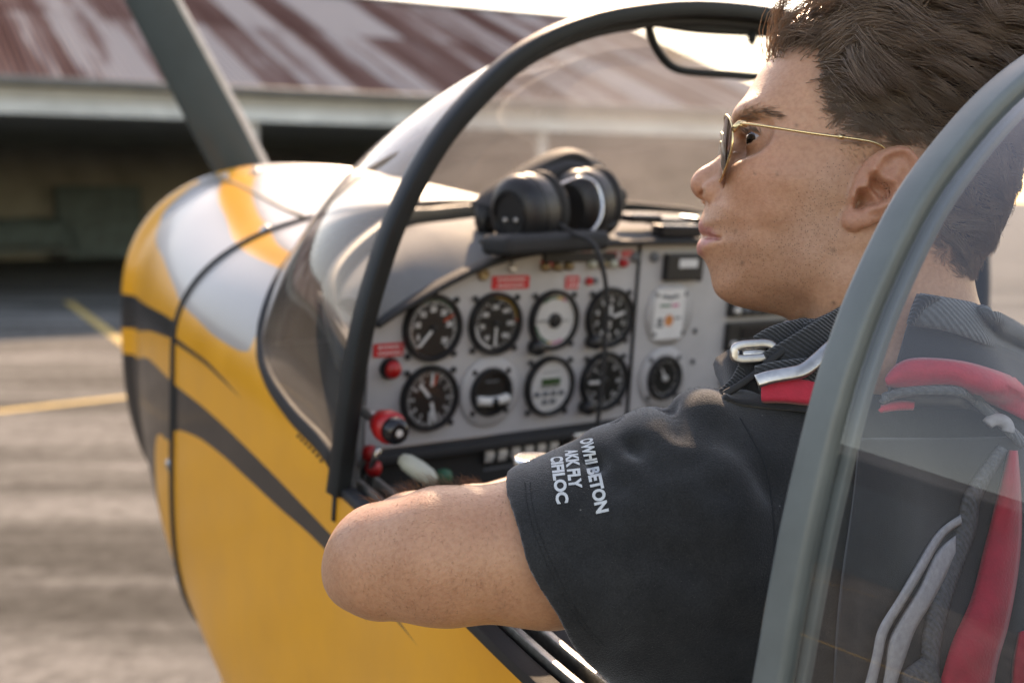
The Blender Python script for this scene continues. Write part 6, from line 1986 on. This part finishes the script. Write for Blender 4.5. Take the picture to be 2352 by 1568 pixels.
drape('mesh_strap', [(2296, 1024), (2218, 1130), (2196, 1210), (2150, 1339), (2122, 1450), (2118, 1510), (2110, 1590)], [(2310, 1032), (2246, 1145), (2238, 1215), (2190, 1345), (2160, 1455), (2152, 1510), (2150, 1590)], .026, 'mesh_cloth', .005, 40, 6, .004)
drape('mesh_strap', [(2070, 1545), (2100, 1520), (2135, 1500)], [(2080, 1620), (2120, 1600), (2160, 1570)], .028, 'mesh_cloth', .004, 14, 5, .004)
drape('red_panel', [(2323, 1034), (2288, 1165), (2266, 1247), (2232, 1380), (2192, 1462), (2158, 1568), (2150, 1610)], [(2331, 1034), (2341, 1173), (2334, 1302), (2311, 1432), (2289, 1506), (2277, 1568), (2270, 1610)], .027, 'harness_red', .009, 40, 8, .004, .0012)
drape('red_panel', [(2342, 1450), (2330, 1520), (2325, 1600)], [(2420, 1430), (2420, 1520), (2420, 1600)], .027, 'harness_red', .006, 14, 6, .004)
drape('reflective_piping', [(2204, 1184), (2152, 1220), (2102, 1303), (2057, 1378), (2016, 1445), (2004, 1506), (1982, 1590)], [(2206, 1200), (2164, 1230), (2118, 1310), (2074, 1383), (2034, 1450), (2022, 1506), (2003, 1590)], .031, 'piping_grey', .002, 40, 4, .003)
drape('reflective_piping', [(2192, 1230), (2152, 1266), (2115, 1345), (2072, 1415), (2043, 1470), (2034, 1530), (2024, 1590)], [(2190, 1275), (2178, 1300), (2140, 1375), (2100, 1440), (2078, 1500), (2062, 1545), (2048, 1590)], .031, 'piping_grey', .002, 40, 5, .003)
V, F = sweep([ZI @ (at(2290 + 26 * math.cos(t), 985 - 22 * math.sin(t), .80)) for t in np.linspace(-.3, 2.6, 16)], circ(.0045, 8)); mk('grip_ring', V, F, M['piping_grey'], hz)

# shoulder straps beside the neck, in front of the canopy hoop
drape('shoulder_flap', [(1658, 906), (1700, 900), (1760, 905), (1830, 916), (1930, 925)], [(1672, 918), (1700, 927), (1760, 936), (1830, 944), (1930, 955)], .004, 'pad_black', .003, 26, 5, .004)
strap('shoulder_core', [(1700, 898, .815), (1790, 862, .83), (1880, 815, .85), (1990, 760, .87)], .030, .020, 'pad_black')
strap('shoulder_pad', [(1752, 896, .785), (1800, 896, .780), (1860, 902, .780), (1950, 908, .785)], .0085, .006, 'harness_red')
strap('shoulder_webbing', [(1742, 872, .790), (1790, 862, .784), (1850, 856, .782), (1950, 850, .785)], .0100, .0045, 'webbing')
strap('shoulder_webbing', [(1775, 845, .795), (1830, 812, .790), (1890, 775, .79), (1975, 725, .80)], .0125, .0045, 'webbing')
strap('shoulder_webbing', [(1745, 796, .805), (1780, 776, .803), (1830, 762, .805), (1865, 760, .81)], .0085, .0055, 'webbing')
strap('shoulder_webbing', [(1850, 765, .80), (1900, 745, .80), (1960, 715, .805)], .0070, .003, 'webbing')
strap('shoulder_webbing', [(1712, 832, .806), (1706, 850, .805), (1690, 878, .802), (1662, 906, .80)], .0045, .0025, 'webbing')
strap('ripcord_housing', [(1660, 908, .792), (1720, 870, .790), (1790, 812, .790), (1830, 785, .792), (1900, 770, .79)], .0026, .0026, 'black_rubber')
strap('stitched_edge', [(1780, 862, .777), (1840, 848, .776), (1900, 838, .778)], .0008, .0008, 'webbing_grey')
# steel link with inner bar
cx_, cy_, hw_, hh_ = 1731, 807, 44, 17
lk = [(cx_ + x * hw_, cy_ + y * hh_ - x * 3, .795) for x, y in rrect(1, 1, .62, 5)]
V, F = sweep([ZI @ at(*p) for p in lk], rrect(.0024, .0032, .0014, 2), closed=True, up=[Vector((0, -1, .2))] * len(lk)); mk('steel_link', V, F, M['steel_worn'], hz)
strap('link_bar', [(1705, 812, .797), (1735, 811, .796), (1758, 809, .798)], .0028, .002, 'steel_worn', 10)
lk = [(1836 + x * 32, 752 + y * 9 + x * 2, .806) for x, y in rrect(1, 1, .5, 5)]
V, F = sweep([ZI @ at(*p) for p in lk], rrect(.0016, .0022, .001, 2), closed=True, up=[Vector((0, -1, .2))] * len(lk)); mk('steel_link', V, F, M['steel_worn'], hz)
# bent steel adjuster bar
V, F = sweep(spline([ZI @ at(*p) for p in ((1738, 876, .776), (1770, 866, .774), (1820, 857, .772), (1845, 850, .772), (1870, 832, .774), (1905, 800, .778), (1945, 768, .782))], 26), rrect(.0026, .0048, .0018, 2), up=[Vector((0, -1, .5))] * 26); mk('adjuster_bar', V, F, M['steel_worn'], hz)
